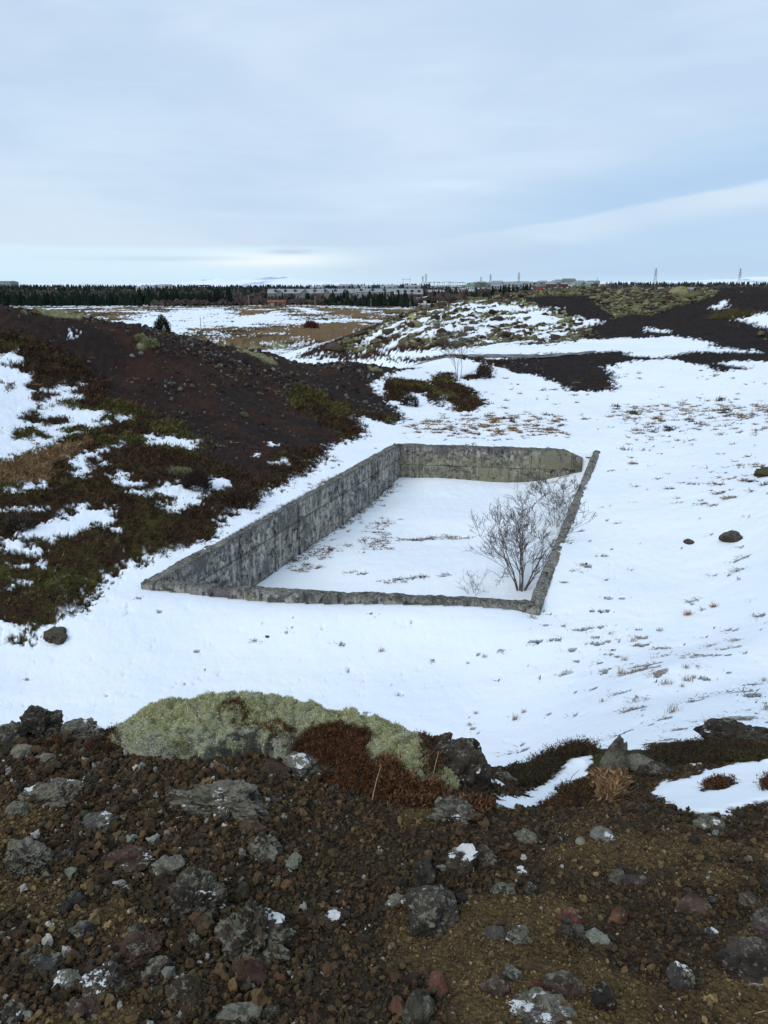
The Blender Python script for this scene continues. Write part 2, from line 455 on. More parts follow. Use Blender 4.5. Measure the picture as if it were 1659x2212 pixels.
_rm = {}
def rock_mat(base, lich=.4, white=0.0, moss=None, holes=True):
    base = tuple(.6 * a_ + .4 * b_ for a_, b_ in zip(base, (.052, .038, .025))); white *= .8
    key = (base, lich, white, moss)
    if key in _rm: return _rm[key]
    m, nt, b = new_mat('lava_rock', .93, .2); N = NT(nt)
    co = N.n('ShaderNodeTexCoord').outputs['Object']
    oi = N.n('ShaderNodeObjectInfo').outputs['Random']
    va = N.n('ShaderNodeVectorMath', operation='ADD'); N.L(co, va.inputs[0]); N.L(N.m('MULTIPLY', oi, 37.), va.inputs[1]); co = va.outputs[0]
    n1 = N.noise(co, 14, 6, .65); n2 = N.noise(co, 55, 5, .7)
    dk = tuple(x * .45 for x in base); lt = tuple(x * 1.6 for x in base)
    c = N.mix(N.ss(n1, .33, .66), dk, lt); c = N.mix(N.m('MULTIPLY', N.ss(n2, .5, .7), .6), c, tuple(x * .3 for x in base))
    up = N.n('ShaderNodeSeparateXYZ'); N.L(N.n('ShaderNodeNewGeometry').outputs['Normal'], up.inputs[0])
    upz = N.m('ADD', N.m('MULTIPLY', up.outputs[2], .12), -.05)
    if lich > 0:
        lm = N.ss(N.m('ADD', N.m('ADD', N.m('MULTIPLY', N.noise(co, 24, 7, .75, .3), .6), N.m('MULTIPLY', N.noise(co, 80, 4, .7), .4)), upz), .60 - .13 * lich, .65 - .13 * lich)
        c = N.mix(N.m('MULTIPLY', lm, .85), c, N.mix(N.ss(n2, .35, .65), (.095, .09, .062), (.215, .205, .155)))
    if moss:
        mm = N.ss(N.m('ADD', N.noise(co, 9, 5, .6), N.m('MULTIPLY', up.outputs[2], .2)), .56, .66)
        c = N.mix(mm, c, moss)
    if white > 0:
        wm = N.ss(N.m('ADD', N.noise(N.mapping(co, loc=(3, 8, 2)), 11, 4, .6), N.m('MULTIPLY', upz, 1.6)), .72 - .17 * white, .75 - .17 * white)
        c = N.mix(wm, c, (.62, .63, .63))
    N.L(c, b.inputs['Base Color'])
    N.bump(N.m('ADD', N.m('MULTIPLY', n1, .8), N.m('MULTIPLY', n2, .5)), 1.0, .018, b)
    _rm[key] = m
    return m

# ------------------------------------------------------------------ ground fields (all measured on the ground in metres)
def make_fields(X, Y, Z):
    S = np.ones_like(X); H = -np.ones_like(X); M = -np.ones_like(X); G = -np.ones_like(X); K = np.zeros_like(X); T = np.zeros_like(X)
    def fld(poly, w=.8):
        q = tri_pts(poly); scl = np.maximum(1, q[:, 1].mean() / 45.)
        w = w * scl
        x0, y0 = q.min(0) - 2 * w; x1, y1 = q.max(0) + 2 * w
        f = np.full(X.shape, -1.0)
        i = np.nonzero((X > x0) & (X < x1) & (Y > y0) & (Y < y1))
        f[i] = np.clip(poly_sd(X[i], Y[i], q) / w, -1, 1)
        return f
    # ---- plain
    pl = sstep(100, 125, Y)
    pn = fbm2(X / 30, Y / 22, 6, 5, .6) * 2.2 - .42
    S = S * (1 - pl) + pl * pn
    G = np.where(pl > .5, .2 + fbm2(X / 14, Y / 20, 4, 8) * 2, G)
    H = np.where(Y > 385, 1.0, H); S = np.where(Y > 385, -.35 + fbm2(X / 60, Y / 60, 3, 9) * 1.3, S); G = np.where(Y > 385, -1, G)
    S = np.where(Y > 2500, .8, S)
    for p in ([(280, 690), (360, 672), (450, 668), (520, 672), (610, 672), (640, 690), (780, 693), (760, 702), (560, 700), (420, 712), (300, 705)],
              [(620, 664), (700, 668), (760, 690), (700, 688)], [(950, 660), (985, 648), (1100, 645), (1120, 652), (1010, 664)]):
        S = np.maximum(S, fld(p, 1.2) * .62)
    for p in ([(640, 662), (760, 668), (830, 678), (820, 692), (760, 690), (690, 672)], [(500, 674), (560, 668), (600, 672), (580, 680), (520, 682)], [(650, 676), (700, 680), (690, 686), (620, 684)], [(640, 700), (800, 696), (760, 722), (660, 735), (600, 720)]):
        f = fld(p, 1.2); S = np.minimum(S, -f); G = np.maximum(G, f)
    far_n = fbm2(X / 11, Y / 13, 5, 15, .6)
    S = S + pl * far_n * 1.5 * (Y < 390); G = np.where((pl > .5) & (Y < 390), G + 1.6 * fbm2(X / 16, Y / 9, 4, 19) - .1, G); H = np.where((pl > .5) & (Y < 390), .6 + fbm2(X / 20, Y / 12, 3, 23) * 2, H)
    # ---- left hill
    hill = [(-420, 640, 36), (0, 650, 44), (300, 690, 48), (450, 725, 52), (650, 745, 58), (800, 770, 64), (905, 795), (800, 835), (850, 880), (875, 905), (850, 922), (800, 905), (760, 900), (785, 935), (770, 950),
            (710, 965), (700, 990), (650, 1030), (560, 1075), (540, 1095), (480, 1130), (465, 1160), (400, 1190), (330, 1212), (260, 1225), (230, 1260), (180, 1300), (165, 1335), (90, 1358), (70, 1375), (40, 1380), (0, 1345), (-420, 1340)]
    f = fld(hill); S = np.minimum(S, -f); inhill = f
    for p in (c3([(0, 315), (60, 310), (110, 350), (90, 370), (20, 375), (80, 385), (145, 400), (140, 430), (120, 450), (130, 480), (200, 470), (280, 450), (330, 465), (320, 490), (370, 510), (250, 525), (240, 540), (330, 555), (430, 560), (470, 580), (430, 600), (410, 610), (500, 615), (420, 640), (300, 660), (200, 720), (100, 750), (0, 775), (-300, 800), (-300, 330)]),
              c3([(625, 672), (660, 662), (690, 682), (730, 665), (780, 688), (840, 693), (862, 710), (830, 738), (780, 724), (720, 708), (650, 708)]),
              c3([(265, 785), (320, 768), (390, 738), (460, 718), (550, 698), (540, 718), (450, 747), (430, 772), (485, 790), (410, 803), (360, 853), (315, 853), (295, 832), (330, 815)]),
              c3([(475, 845), (540, 830), (560, 868), (625, 875), (600, 892), (520, 888), (490, 868)]),
              c3([(545, 915), (600, 907), (660, 922), (700, 887), (755, 882), (762, 852), (778, 888), (880, 902), (925, 860), (1015, 868), (1005, 893), (930, 908), (880, 933), (870, 953), (800, 988), (760, 1008), (720, 1008), (690, 962), (740, 947), (720, 925), (650, 932)]),
              c5([(110, 370), (150, 332), (370, 297), (380, 270), (450, 257), (440, 222), (510, 215), (540, 237), (620, 242), (665, 222), (655, 260), (695, 290), (645, 330), (728, 370), (700, 387), (640, 355), (540, 335), (560, 362), (450, 398), (330, 405), (330, 448), (270, 433), (115, 403)]),
              c3([(0, 992), (195, 982), (185, 998), (0, 1008)]), c3([(45, 912), (210, 872), (210, 888), (90, 908), (60, 922)]),
              c5([(0, 405), (60, 410), (190, 467), (230, 487), (305, 467), (240, 518), (180, 530), (100, 505), (0, 495)]), c5([(40, 562), (150, 575), (150, 590), (80, 598)]), c5([(0, 712), (95, 700), (85, 718), (0, 730)]),
              c5([(0, 895), (60, 900), (95, 932), (120, 985), (100, 1005), (0, 1000), (-300, 1000), (-300, 890)]), c5([(220, 545), (300, 550), (300, 595), (230, 590)]), c5([(90, 655), (155, 657), (145, 683), (100, 678)]),
              c3([(510, 600), (555, 586), (565, 600), (505, 615)]), c3([(295, 232), (350, 234), (345, 246), (300, 245)]), c3([(1168, 780), (1240, 778), (1235, 792), (1170, 790)]), c3([(1080, 738), (1110, 748), (1100, 758)]), c3([(1165, 700), (1205, 708), (1170, 714)]), c3([(330, 440), (368, 442), (365, 456), (335, 455)])):
        S = np.maximum(S, fld(p, .45))
    for p in (c3([(130, 495), (200, 485), (240, 487), (245, 505), (180, 525), (165, 550), (150, 530)]), c3([(95, 588), (150, 565), (180, 600), (280, 595), (290, 615), (210, 625), (120, 612)]), c3([(255, 648), (300, 635), (385, 632), (370, 652), (280, 660)]),
              c3([(55, 655), (130, 640), (215, 668), (215, 685), (130, 695), (60, 690)]), c3([(370, 765), (410, 762), (450, 788), (380, 802)]), c3([(700, 935), (745, 940), (730, 955), (690, 955)]), c3([(15, 455), (55, 445), (60, 470), (20, 480)])):
        S = np.minimum(S, -fld(p, .4))
    # heath on the lower half of the hill, moss stripes, straw
    for p in ([(-420, 720), (0, 724), (75, 729), (150, 764), (200, 809), (240, 879), (280, 879), (340, 894), (430, 954), (425, 980), (520, 1020), (540, 1030), (640, 1020), (660, 1062), (560, 1090), (300, 1400), (-420, 1400)],
              c3([(1240, 490), (1330, 465), (1480, 525), (1690, 590), (1690, 650), (1570, 680), (1500, 695), (1400, 620), (1240, 520)]), c3([(1180, 760), (1400, 700), (1480, 690), (1300, 850), (1180, 860)])):
        H = np.maximum(H, fld(p, 1.0))
    for p in ([(75, 671, 39), (110, 667, 41), (150, 673, 42), (186, 682, 42), (178, 692), (140, 689), (95, 684)], c3([(860, 208, 46.5), (1000, 205, 49), (1180, 240), (1280, 292), (1180, 292), (950, 242)]), c3([(570, 222), (625, 222), (685, 288), (600, 292)]), c3([(1000, 290), (1120, 310), (1210, 365), (1150, 360)]),
              c3([(1590, 370), (1650, 380), (1650, 392), (1595, 385)]), [(50, 676), (62, 676), (58, 684)]):
        M = np.maximum(M, fld(p, .7))
    for p in (c3([(-60, 790), (150, 740), (250, 700), (380, 668), (400, 690), (330, 742), (250, 790), (240, 872), (100, 872), (-60, 880)]), [(330, 940), (360, 960), (345, 968)]):
        G = np.maximum(G, fld(p, .6))
    # ---- snow bank with heath at the nose of the hill
    for p in (c4([(0, 418), (70, 420), (170, 437), (240, 470), (250, 548), (210, 530), (170, 480), (100, 480), (90, 522), (0, 515)]), c4([(200, 430), (240, 392), (300, 400), (310, 440), (380, 470), (440, 530), (380, 565), (290, 560), (300, 530), (250, 500), (200, 460)]),
              c4([(340, 432), (430, 420), (470, 385), (460, 368), (420, 372), (410, 400), (340, 415)]), c4([(380, 480), (455, 535), (380, 520)]), c4([(150, 340), (460, 345), (560, 350), (450, 362), (140, 352)])):
        f = fld(p, .6); S = np.minimum(S, -f * .8); H = np.maximum(H, f)
    # ---- track slope and dark tongue
    tongue = c4([(0, 336), (440, 338), (600, 330), (700, 318), (990, 293), (1050, 310), (1060, 320), (1200, 330), (1350, 305), (1800, 312), (1800, 345), (1500, 345), (1440, 358), (1560, 378), (1560, 388), (1440, 388), (1400, 368), (1240, 340), (1100, 347), (950, 372), (1000, 415), (990, 440), (1012, 472), (900, 477), (800, 472), (760, 442), (660, 412), (640, 402), (560, 392), (480, 372), (440, 350), (0, 345)])
    S = np.minimum(S, -fld(tongue, .7))
    # ---- far hill
    fh = [(640, 757, 74), (800, 700, 86), (930, 655, 92), (1100, 632, 99), (1300, 615, 102), (1400, 624, 100), (1500, 625, 98), (1560, 612, 93), (1660, 616, 90), (2060, 640, 80), (2060, 760, 60), (1659, 765), (1500, 745), (1300, 760), (1000, 768), (830, 770)]
    f = fld(fh, 1.0); S = np.minimum(S, -f); infar = f
    mixz = np.clip(fld([(640, 760, 73.5), (800, 708, 80.5), (930, 667, 86), (1060, 650, 90), (1130, 650), (1290, 690), (1300, 715), (1290, 740), (1100, 765), (830, 772)], 2.0), 0, 1)
    S = S * (1 - mixz) + (.10) * mixz
    for p in (c4([(430, 178), (560, 100), (590, 98), (570, 125), (640, 125), (720, 110), (760, 115), (700, 135), (760, 150), (930, 168), (945, 180), (860, 192), (800, 187), (700, 197), (560, 217), (540, 190), (550, 165)]),
              c4([(0, 315), (350, 290), (540, 268), (700, 275), (860, 255), (1000, 250), (1250, 238), (1430, 265), (1380, 292), (1270, 302), (1180, 327), (1080, 322), (1040, 300), (900, 307), (700, 312), (400, 327), (0, 332)]),
              c4([(1525, 165), (1600, 150), (1680, 130), (1800, 130), (1800, 215), (1680, 210), (1600, 187)]), c4([(1135, 206), (1220, 210), (1228, 219), (1135, 216)]), c4([(1410, 115), (1470, 94), (1485, 104), (1500, 104), (1450, 122)]), c4([(0, 285), (60, 260), (190, 208), (185, 220), (30, 290), (-100, 310), (-300, 320)])):
        S = np.maximum(S, fld(p, .8))
    for p in (c4([(1000, 160), (880, 60), (760, 60), (560, 70), (300, 90), (100, 130), (100, 100), (300, 60, 96), (560, 22, 98), (800, 10, 99), (940, 15, 99), (1180, 38, 95), (1400, 30, 93), (1420, 60), (1300, 95), (1210, 120), (1150, 145), (1050, 150)]),):
        M = np.maximum(M, fld(p, 1.0))
    M = np.maximum(M, mixz * .9 - .35)
    H = np.maximum(H, fld(c4([(1420, 130), (1560, 120), (1640, 150), (1560, 165), (1430, 160)]), .8))
    # ---- plants that stand through the snow
    for p, k in ((c4([(150, 600), (300, 580), (500, 565), (700, 575), (860, 600), (850, 690), (650, 690), (300, 675), (60, 665)]), .70), (c4([(960, 560), (1050, 530), (1450, 505), (1800, 530), (1800, 640), (1480, 690), (1240, 742), (1000, 710), (940, 640)]), .55),
                 (c4([(1250, 920), (1350, 810), (1600, 760), (1800, 750), (1800, 1000), (1620, 1010), (1280, 1000)]), .62), ([(1100, 1400), (1170, 1330), (1320, 1290), (1400, 1360), (1700, 1310), (1800, 1560), (1500, 1620), (1250, 1440)], .42), ([(1580, 1230), (1640, 1160), (1750, 1150), (1750, 1280), (1620, 1260)], .6),
                 ([(240, 1260), (480, 1140), (640, 1040), (720, 985), (760, 985), (660, 1050), (300, 1245)], .62), ([(150, 1400), (650, 1370), (1000, 1400), (900, 1440), (400, 1440)], .36), ([(60, 1380), (180, 1345), (270, 1250), (300, 1290), (200, 1360)], .5),
                 ([(590, 1235), (760, 1115), (860, 1040), (900, 1055), (830, 1120), (890, 1180), (830, 1240), (640, 1255)], .36), ([(420, 1275), (500, 1330), (300, 1350)], .0), ([(1180, 1330), (1200, 1290), (1300, 1290), (1300, 1340)], .5)):
        K = np.maximum(K, np.clip(fld(p, 1.2) * .5 + .5, 0, 1) * k)
    K = np.maximum(K, .13 * (Y < 60))
    # the basin floor keeps a line of straw
    sd = poly_sd(X, Y, POOL)
    S = np.where(sd > .1, np.maximum(S, .9), S)
    return S, H, M, G, K, infar, mixz, sd

# ------------------------------------------------------------------ the main ground sheet
ya = np.concatenate([np.exp(np.arange(math.log(3.3), math.log(130), .0042)), np.exp(np.arange(math.log(130), math.log(1500), .013)), np.exp(np.arange(math.log(1500), math.log(16000), .05))])
xa = np.linspace(-.86, .86, 1050)
gy, gx = np.meshgrid(ya, xa, indexing='ij')
GX, GY = gx * gy, gy
GZ = ground_rel(GX, GY)
S, H, M, G, K, INF, MIXZ, SD = make_fields(GX, GY, GZ)
Ycl = np.clip(GY, 5, 400)
n_a = fbm2(GX / 1.6, GY / 1.6, 5, 31); n_b = fbm2(GX / .32, GY / .42, 3, 57); n_c = fbm2(GX / 9, GY / 9, 4, 77)
ca, sa = math.cos(.5), math.sin(.5)
n_d = fbm2(GX / .11, GY / .14, 3, 63)
n_s = fbm2((GX * ca + GY * sa) / 6.5, (-GX * sa + GY * ca) / .9, 4, 41)       # wind-laid streaks
Sn = S + .45 * n_a + .8 * n_b + .7 * n_d + MIXZ * (n_s * 2.4 + n_b * .5)
snow = sstep(-.05, .06, Sn)
heath = sstep(-.3, .35, H + .9 * n_a + .3 * n_c)
moss = sstep(-.05, .15, M + .5 * n_a + .35 * n_b) 
straw = sstep(-.1, .2, G + .7 * n_a + .5 * n_b)
# specks of turf through thin snow: thin lying streaks
sk = fbm2(GX / .62 + .3 * n_a, GY / .24, 3, 91, .6) + .22 * n_d + .25 * n_c
skm = sstep(0, .05, sk - (.60 - .55 * K)) * (K > 0) * (SD < -.3)
skb = sstep(0, .05, fbm2(GX / .55, GY / .4, 3, 97, .6) + .2 * n_d - (.62 - .5 * K)) * (SD > .5) * (K > .2)
skm = np.maximum(skm, skb)
warm = sstep(-.1, .15, fbm2(GX / 3.5, GY / 3.5, 2, 113) + .15 + .35 * (GY > 36) * (GX < 9) * (GX > -1))
snow = snow * (1 - skm * (.93 - .25 * (GY < 20)))
straw = np.maximum(straw * (1 - (skm > .3) * (S > .3)), skm * warm * (S > 0))
heath = np.maximum(heath, skm * (1 - warm))
# relief
rough = (1 - snow)
amp = np.clip(GY / 14, .25, 1)
rel = .15 * n_a * rough + rough * amp * .15 * n_b + .05 * fbm2(GX / 2.2, GY / 2.2, 3, 21) * snow
rel += heath * rough * .16 * np.abs(n_a) + moss * rough * (.35 * np.maximum(n_a + .3 * n_b, -.1))
rel += snow * .05 * sstep(-.05, .4, Sn) + snow * (.016 * n_b + .006 * n_d) * np.clip(GY / 15, .6, 2.5) + snow * .022 * fbm2(GX / 2.6 + GY / 5., GY / .9, 3, 131) * (GY < 60)
rel += INF.clip(0, 1) * (1 - snow) * .55 * np.maximum(fbm2(GX / 2.4, GY / 2.4, 3, 61), -.15) * sstep(0, .5, moss + MIXZ)
rel *= np.where(GY > 130, 3.0, 1.0)
nearwall = np.exp(-(SD / .5) ** 2)
rel *= np.where(np.abs(SD) < 2, 1 - .8 * nearwall, 1)
GZ2 = GZ + rel
nr, nc = GX.shape
ii = np.arange(nr * nc).reshape(nr, nc)
quads = np.stack([ii[:-1, :-1], ii[:-1, 1:], ii[1:, 1:], ii[1:, :-1]], -1).reshape(-1, 4)
V = np.stack([GX, GY, GZ2 + ZC], -1).reshape(-1, 3)
me = mesh_np('ground', V, quads, True, dict(snow=snow.ravel(), heath=heath.ravel(), moss=moss.ravel(), straw=straw.ravel(), black=(sstep(3, 12, GX) * sstep(44, 50, GY)).ravel()))
TM = terrain_mat()
tag(link('ground', me, TM), kind='structure')

_ly, _na = np.log(ya), len(xa)
def gz(X, Y):
    """height of the finished ground sheet"""
    X = np.atleast_1d(np.asarray(X, float)); Y = np.atleast_1d(np.asarray(Y, float))
    r = np.interp(np.log(Y), _ly, np.arange(nr)); c = np.interp(X / Y, xa, np.arange(nc))
    r0 = np.clip(r.astype(int), 0, nr - 2); c0 = np.clip(c.astype(int), 0, nc - 2); fr, fc = r - r0, c - c0
    return (GZ2[r0, c0] * (1 - fr) * (1 - fc) + GZ2[r0 + 1, c0] * fr * (1 - fc) + GZ2[r0, c0 + 1] * (1 - fr) * fc + GZ2[r0 + 1, c0 + 1] * fr * fc)
def gsample(A, X, Y):
    r = np.clip(np.rint(np.interp(np.log(Y), _ly, np.arange(nr))).astype(int), 0, nr - 1); c = np.clip(np.rint(np.interp(X / Y, xa, np.arange(nc))).astype(int), 0, nc - 1)
    return A[r, c]
def on_ground(px, py):
    q = hit([(px, py)])[0]; return Vector((q[0], q[1], float(gz(q[0], q[1])[0]) + ZC))
def pxm(Y, z):                     # picture units per metre at a place
    return F / (Y * CP - z * SP)


# ------------------------------------------------------------------ blades, sprigs, twigs
def blades(pos, dr, ln, wd, col, bend=0.):
    """thin leaf triangles: pos, direction, length, width, colour per blade"""
    n = len(pos)
    side = np.cross(dr, RNG.normal(size=(n, 3))); side /= np.linalg.norm(side, axis=1)[:, None] + 1e-9
    a = pos - side * wd[:, None] * .5; b = pos + side * wd[:, None] * .5
    if not bend:
        V = np.stack([a, b, pos + dr * ln[:, None]], 1).reshape(-1, 3)
        return V, np.arange(n * 3).reshape(n, 3), np.repeat(col, 3, 0)
    mid = pos + dr * ln[:, None] * .55
    bv = RNG.normal(size=(n, 3)); bv[:, 2] = -abs(bv[:, 2]) * .6
    tip = mid + (dr + bv * bend) * ln[:, None] * .5
    V = np.stack([a, b, mid - side * wd[:, None] * .35, mid + side * wd[:, None] * .35, tip], 1).reshape(-1, 3)
    o = (np.arange(n) * 5)[:, None]
    Fc = np.concatenate([o + np.array([[0, 1, 3]]), o + np.array([[0, 3, 2]]), o + np.array([[2, 3, 4]])])
    return V, Fc, np.repeat(col, 5, 0)

def unit(v): return v / (np.linalg.norm(v, axis=1)[:, None] + 1e-9)

def pick_cols(n, pal, var=.25):
    pal = np.array([p[:3] for p in pal]) ; pr = None
    i = RNG.integers(0, len(pal), n)
    return np.clip(pal[i] * np.exp(RNG.normal(0, var, (n, 1))), 0, .9)

def sprigs(base, h, nleaf, leaf, spread, pal, up=.8, lean=.35):
    """leafy little stems: base points -> leaf triangles up each stem"""
    n = len(base)
    ax = unit(np.stack([RNG.normal(0, lean, n), RNG.normal(0, lean, n), np.ones(n)], -1))
    t = RNG.random((n, nleaf)); hh = h * RNG.uniform(.55, 1.25, n)
    p = base[:, None] + ax[:, None] * (t * hh[:, None])[..., None]
    p = p + RNG.normal(0, spread, p.shape) * np.array([1, 1, .4])
    d = unit((ax[:, None] * up + RNG.normal(0, .6, p.shape)).reshape(-1, 3))
    c = np.repeat(pick_cols(n, pal), nleaf, 0) * RNG.uniform(.7, 1.35, (n * nleaf, 1))
    m = n * nleaf
    return blades(p.reshape(-1, 3), d, leaf * RNG.uniform(.6, 1.5, m), leaf * .38 * RNG.uniform(.7, 1.3, m), c)

LEAF = attr_mat('leaf_and_stalk', .2, 30, .85, 0)
TWIG = simple('bare_bark', (.105, .088, .079), .5, 20, .9)

def join(parts):
    V, Fs, C = [], [], []; b = 0
    for v, f, c in parts:
        V.append(v); Fs.append(f + b); C.append(c); b += len(v)
    return np.concatenate(V), np.concatenate(Fs), np.concatenate(C)

def grow(mb, p, d, ln, r, depth, rnd, kink=.35, up=.12, rmin=.004, nchild=(3, 5), shrink=(.45, .68), seg=5, fan=.75):
    """one branch and everything that grows on it"""
    pts = [p.copy()]; rad = [r]; q = p.copy(); dd = d.copy()
    for i in range(seg):
        dd = (dd + Vector((rnd.gauss(0, kink), rnd.gauss(0, kink), rnd.gauss(0, kink * .7) + up)) * .5).normalized()
        q = q + dd * (ln / seg); pts.append(q.copy()); rad.append(max(rmin * .7, r * (1 - .72 * (i + 1) / seg)))
    mb.tube(pts, rad, 5 if r > .02 else 3, cap=False)
    if depth == 0: return
    for k in range(rnd.randint(*nchild)):
        t = rnd.uniform(.28, .98); i = min(int(t * seg), seg - 1); s = pts[i].lerp(pts[i + 1], t * seg - i)
        base = (pts[i + 1] - pts[i]).normalized()
        nd = (base + Vector((rnd.gauss(0, fan), rnd.gauss(0, fan), rnd.gauss(.1, fan * .6)))).normalized()
        grow(mb, s, nd, ln * rnd.uniform(*shrink), max(rmin, r * (1 - .6 * t) * .6), depth - 1, rnd, kink * 1.1, up, rmin, nchild, shrink, max(3, seg - 1), fan)

# ------------------------------------------------------------------ the concrete basin
def wall_mesh(name, L, th, hgt, top=lambda t: 0., chip=.05, round_=.0, seed=0, step=.075, face=.014):
    nx = max(8, int(L / step)); nz = max(6, int(hgt / .075)); nt = 6
    prof = [(-th / 2, -hgt + hgt * k / nz, 0) for k in range(nz)]
    prof += [(-th / 2 + th * k / nt, 0., 1) for k in range(nt + 1)]
    prof += [(th / 2, -hgt * (k + 1) / nz, 0) for k in range(nz)]
    pf = np.array(prof); xs = np.linspace(0, L, nx + 1)
    m = len(pf)
    X = np.repeat(xs, m); Yv = np.tile(pf[:, 0], nx + 1); Zv = np.tile(pf[:, 1], nx + 1)
    tp = np.array([top(x / L) for x in xs]); tp = np.repeat(tp, m)
    edge = np.exp(-((Zv / .10) ** 2))
    zz = np.where(Zv > tp, tp, Zv)
    zz = np.where(Zv > -.001, tp, zz)
    nz1 = fbm2(X / .5 + seed * 11, Yv * 2 + seed, 4, 5 + seed); nz2 = fbm2(X / .13 + seed * 3, Yv * 9 + seed, 3, 8 + seed)
    zz = zz - edge * chip * np.clip(.4 + nz1 * 1.1 + nz2 * .6, 0, 2)
    if round_: zz = zz - edge * round_ * (np.abs(Yv) / (th / 2)) ** 3
    fn = fbm2(X / .6 + seed, Zv / .5 + np.sign(Yv) * 3, 4, 21 + seed) * face * 1.5 + fbm2(X / .09, Zv / .09 + np.sign(Yv) * 3, 2, 4 + seed) * face * .5
    ero = edge * chip * .6 * np.clip(fbm2(X / .3, Yv * 5 + seed * 2, 3, 33 + seed), 0, 1)
    yy = Yv + np.sign(Yv) * (fn - ero) * (np.abs(Yv) > th * .49)
    V = np.stack([X, yy, zz], -1)
    ii = np.arange((nx + 1) * m).reshape(nx + 1, m)
    q = np.stack([ii[:-1, :-1], ii[:-1, 1:], ii[1:, 1:], ii[1:, :-1]], -1).reshape(-1, 4)
    V = np.concatenate([V, [[0, 0, -hgt / 2], [L, 0, -hgt / 2]]]); n0 = len(V) - 2
    caps = [[ii[0, k + 1], ii[0, k], n0, n0] for k in range(m - 1)]; caps2 = [[ii[-1, k], ii[-1, k + 1], n0 + 1, n0 + 1] for k in range(m - 1)]
    me = bpy.data.meshes.new(name)
    fs = [tuple(int(j) for j in r) for r in q] + [tuple(int(j) for j in c[:3]) for c in caps + caps2]
    me.from_pydata([tuple(v) for v in V], [], fs)
    me.polygons.foreach_set('use_smooth', np.ones(len(fs), bool)); me.update()
    return me

basin = empty('concrete_basin', (float(cA[0]), float(cA[1]), HW + ZC))
tag(basin, 'roofless weathered concrete basin ruin half full of drifted snow in the valley', 'ruin')
def add_wall(name, a, b, th, hgt, mat, back=(0, 0), shift=0., **kw):
    e = b - a; L = float(np.hypot(*e)); e = e / L
    a2 = a - e * back[0] + np.array([-e[1], e[0]]) * shift; L2 = L + back[0] + back[1]
    o = link(name, wall_mesh(name, L2, th, hgt, **kw), mat, basin)
    o.location = (float(a2[0] - cA[0]), float(a2[1] - cA[1]), 0); o.rotation_euler.z = math.atan2(e[1], e[0])
    return o
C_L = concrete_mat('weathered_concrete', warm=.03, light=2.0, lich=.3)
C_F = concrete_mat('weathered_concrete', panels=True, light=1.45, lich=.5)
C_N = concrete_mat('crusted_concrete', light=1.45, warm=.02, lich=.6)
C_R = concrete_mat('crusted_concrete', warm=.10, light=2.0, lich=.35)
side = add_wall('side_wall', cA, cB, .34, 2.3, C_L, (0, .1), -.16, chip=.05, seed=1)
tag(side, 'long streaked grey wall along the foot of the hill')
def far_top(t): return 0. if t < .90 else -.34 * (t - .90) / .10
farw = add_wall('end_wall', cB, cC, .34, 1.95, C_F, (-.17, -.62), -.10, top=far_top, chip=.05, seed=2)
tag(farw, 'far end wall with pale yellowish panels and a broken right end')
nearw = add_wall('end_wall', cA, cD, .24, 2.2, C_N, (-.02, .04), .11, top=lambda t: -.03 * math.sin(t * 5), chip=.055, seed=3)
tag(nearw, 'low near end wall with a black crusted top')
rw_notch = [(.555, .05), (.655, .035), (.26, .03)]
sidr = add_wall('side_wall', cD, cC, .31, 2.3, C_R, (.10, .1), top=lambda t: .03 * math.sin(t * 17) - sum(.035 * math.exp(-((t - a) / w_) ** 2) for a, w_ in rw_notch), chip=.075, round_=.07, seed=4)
tag(sidr, 'lichen pale wall top running away along the right side, almost buried in snow')
# pilaster ribs on the long wall, seam strips, stump, torn sheets at the broken corner
eAB = (cB - cA) / np.hypot(*(cB - cA)); nIn = np.array([eAB[1], -eAB[0]])
for px, w_ in ((497, .16), (626, .20), (722, .13), (800, .12), (571, .05)):
    py = 1256 - (px - 304) * (1256 - 957) / 548.
    q = np.array(P(px, py, z=HW)[:2]); t = float((q - cA) @ eAB)
    mb = MB(); nz = 26
    for k in range(nz):
        z0, z1 = -.14 - 2.1 * k / nz, -.14 - 2.1 * (k + 1) / nz; j = random.uniform(-.012, .012)
        mb.box((0, .02 + j, (z0 + z1) / 2), (w_ + random.uniform(-.02, .02), .085, z0 - z1 - .001))
    o = mb.build('pilaster', C_L, side); o.location = (t, -.17, 0); o.rotation_euler.z = math.pi
mb = MB().box((0, 0, -.35), (.3, .30, .5)); o = mb.build('wall_stump', C_N, basin); o.location = (.10, .02, -.10); o.rotation_euler.z = math.atan2(eAB[1], eAB[0])
eBC = (cC - cB) / np.hypot(*(cC - cB)); ang = math.atan2(eBC[1], eBC[0])
SHEET = simple('grey_sheet', (.22, .25, .28), .5, 3, .6)
for t, w_, zt in ((.945, .30, -.52), (.968, .26, -.42)):
    q = cB + (cC - cB) * t - cA
    mb = MB(); mb.box((0, 0, -.55), (w_, .03, 1.1)); mb.box((0, -.02, -.55), (.04, .03, 1.08))
    o = mb.build('metal_sheet', SHEET, basin); o.location = (float(q[0]), float(q[1]) - .05, zt); o.rotation_euler = (R(4), 0, ang + .1)
for t, w_, h_, z_ in ((.705, .28, .55, -1.0), (.66, .10, .35, -1.25)):
    q = cB + (cC - cB) * t - cA; mb = MB()
    mb.prism([(-w_ / 2, 0, -h_ / 2), (w_ / 2, 0, -h_ / 2), (w_ / 2, 0, h_ * .35), (w_ * .1, 0, h_ * .55), (-w_ * .1, 0, h_ * .2)], (0, .02, 0))
    o = mb.build('metal_sheet', SHEET, basin); o.location = (float(q[0]) + .03, float(q[1]) - .24, z_); o.rotation_euler = (R(3), 0, ang)
PLANK = simple('dark_plank', (.05, .045, .04), .4, 8)
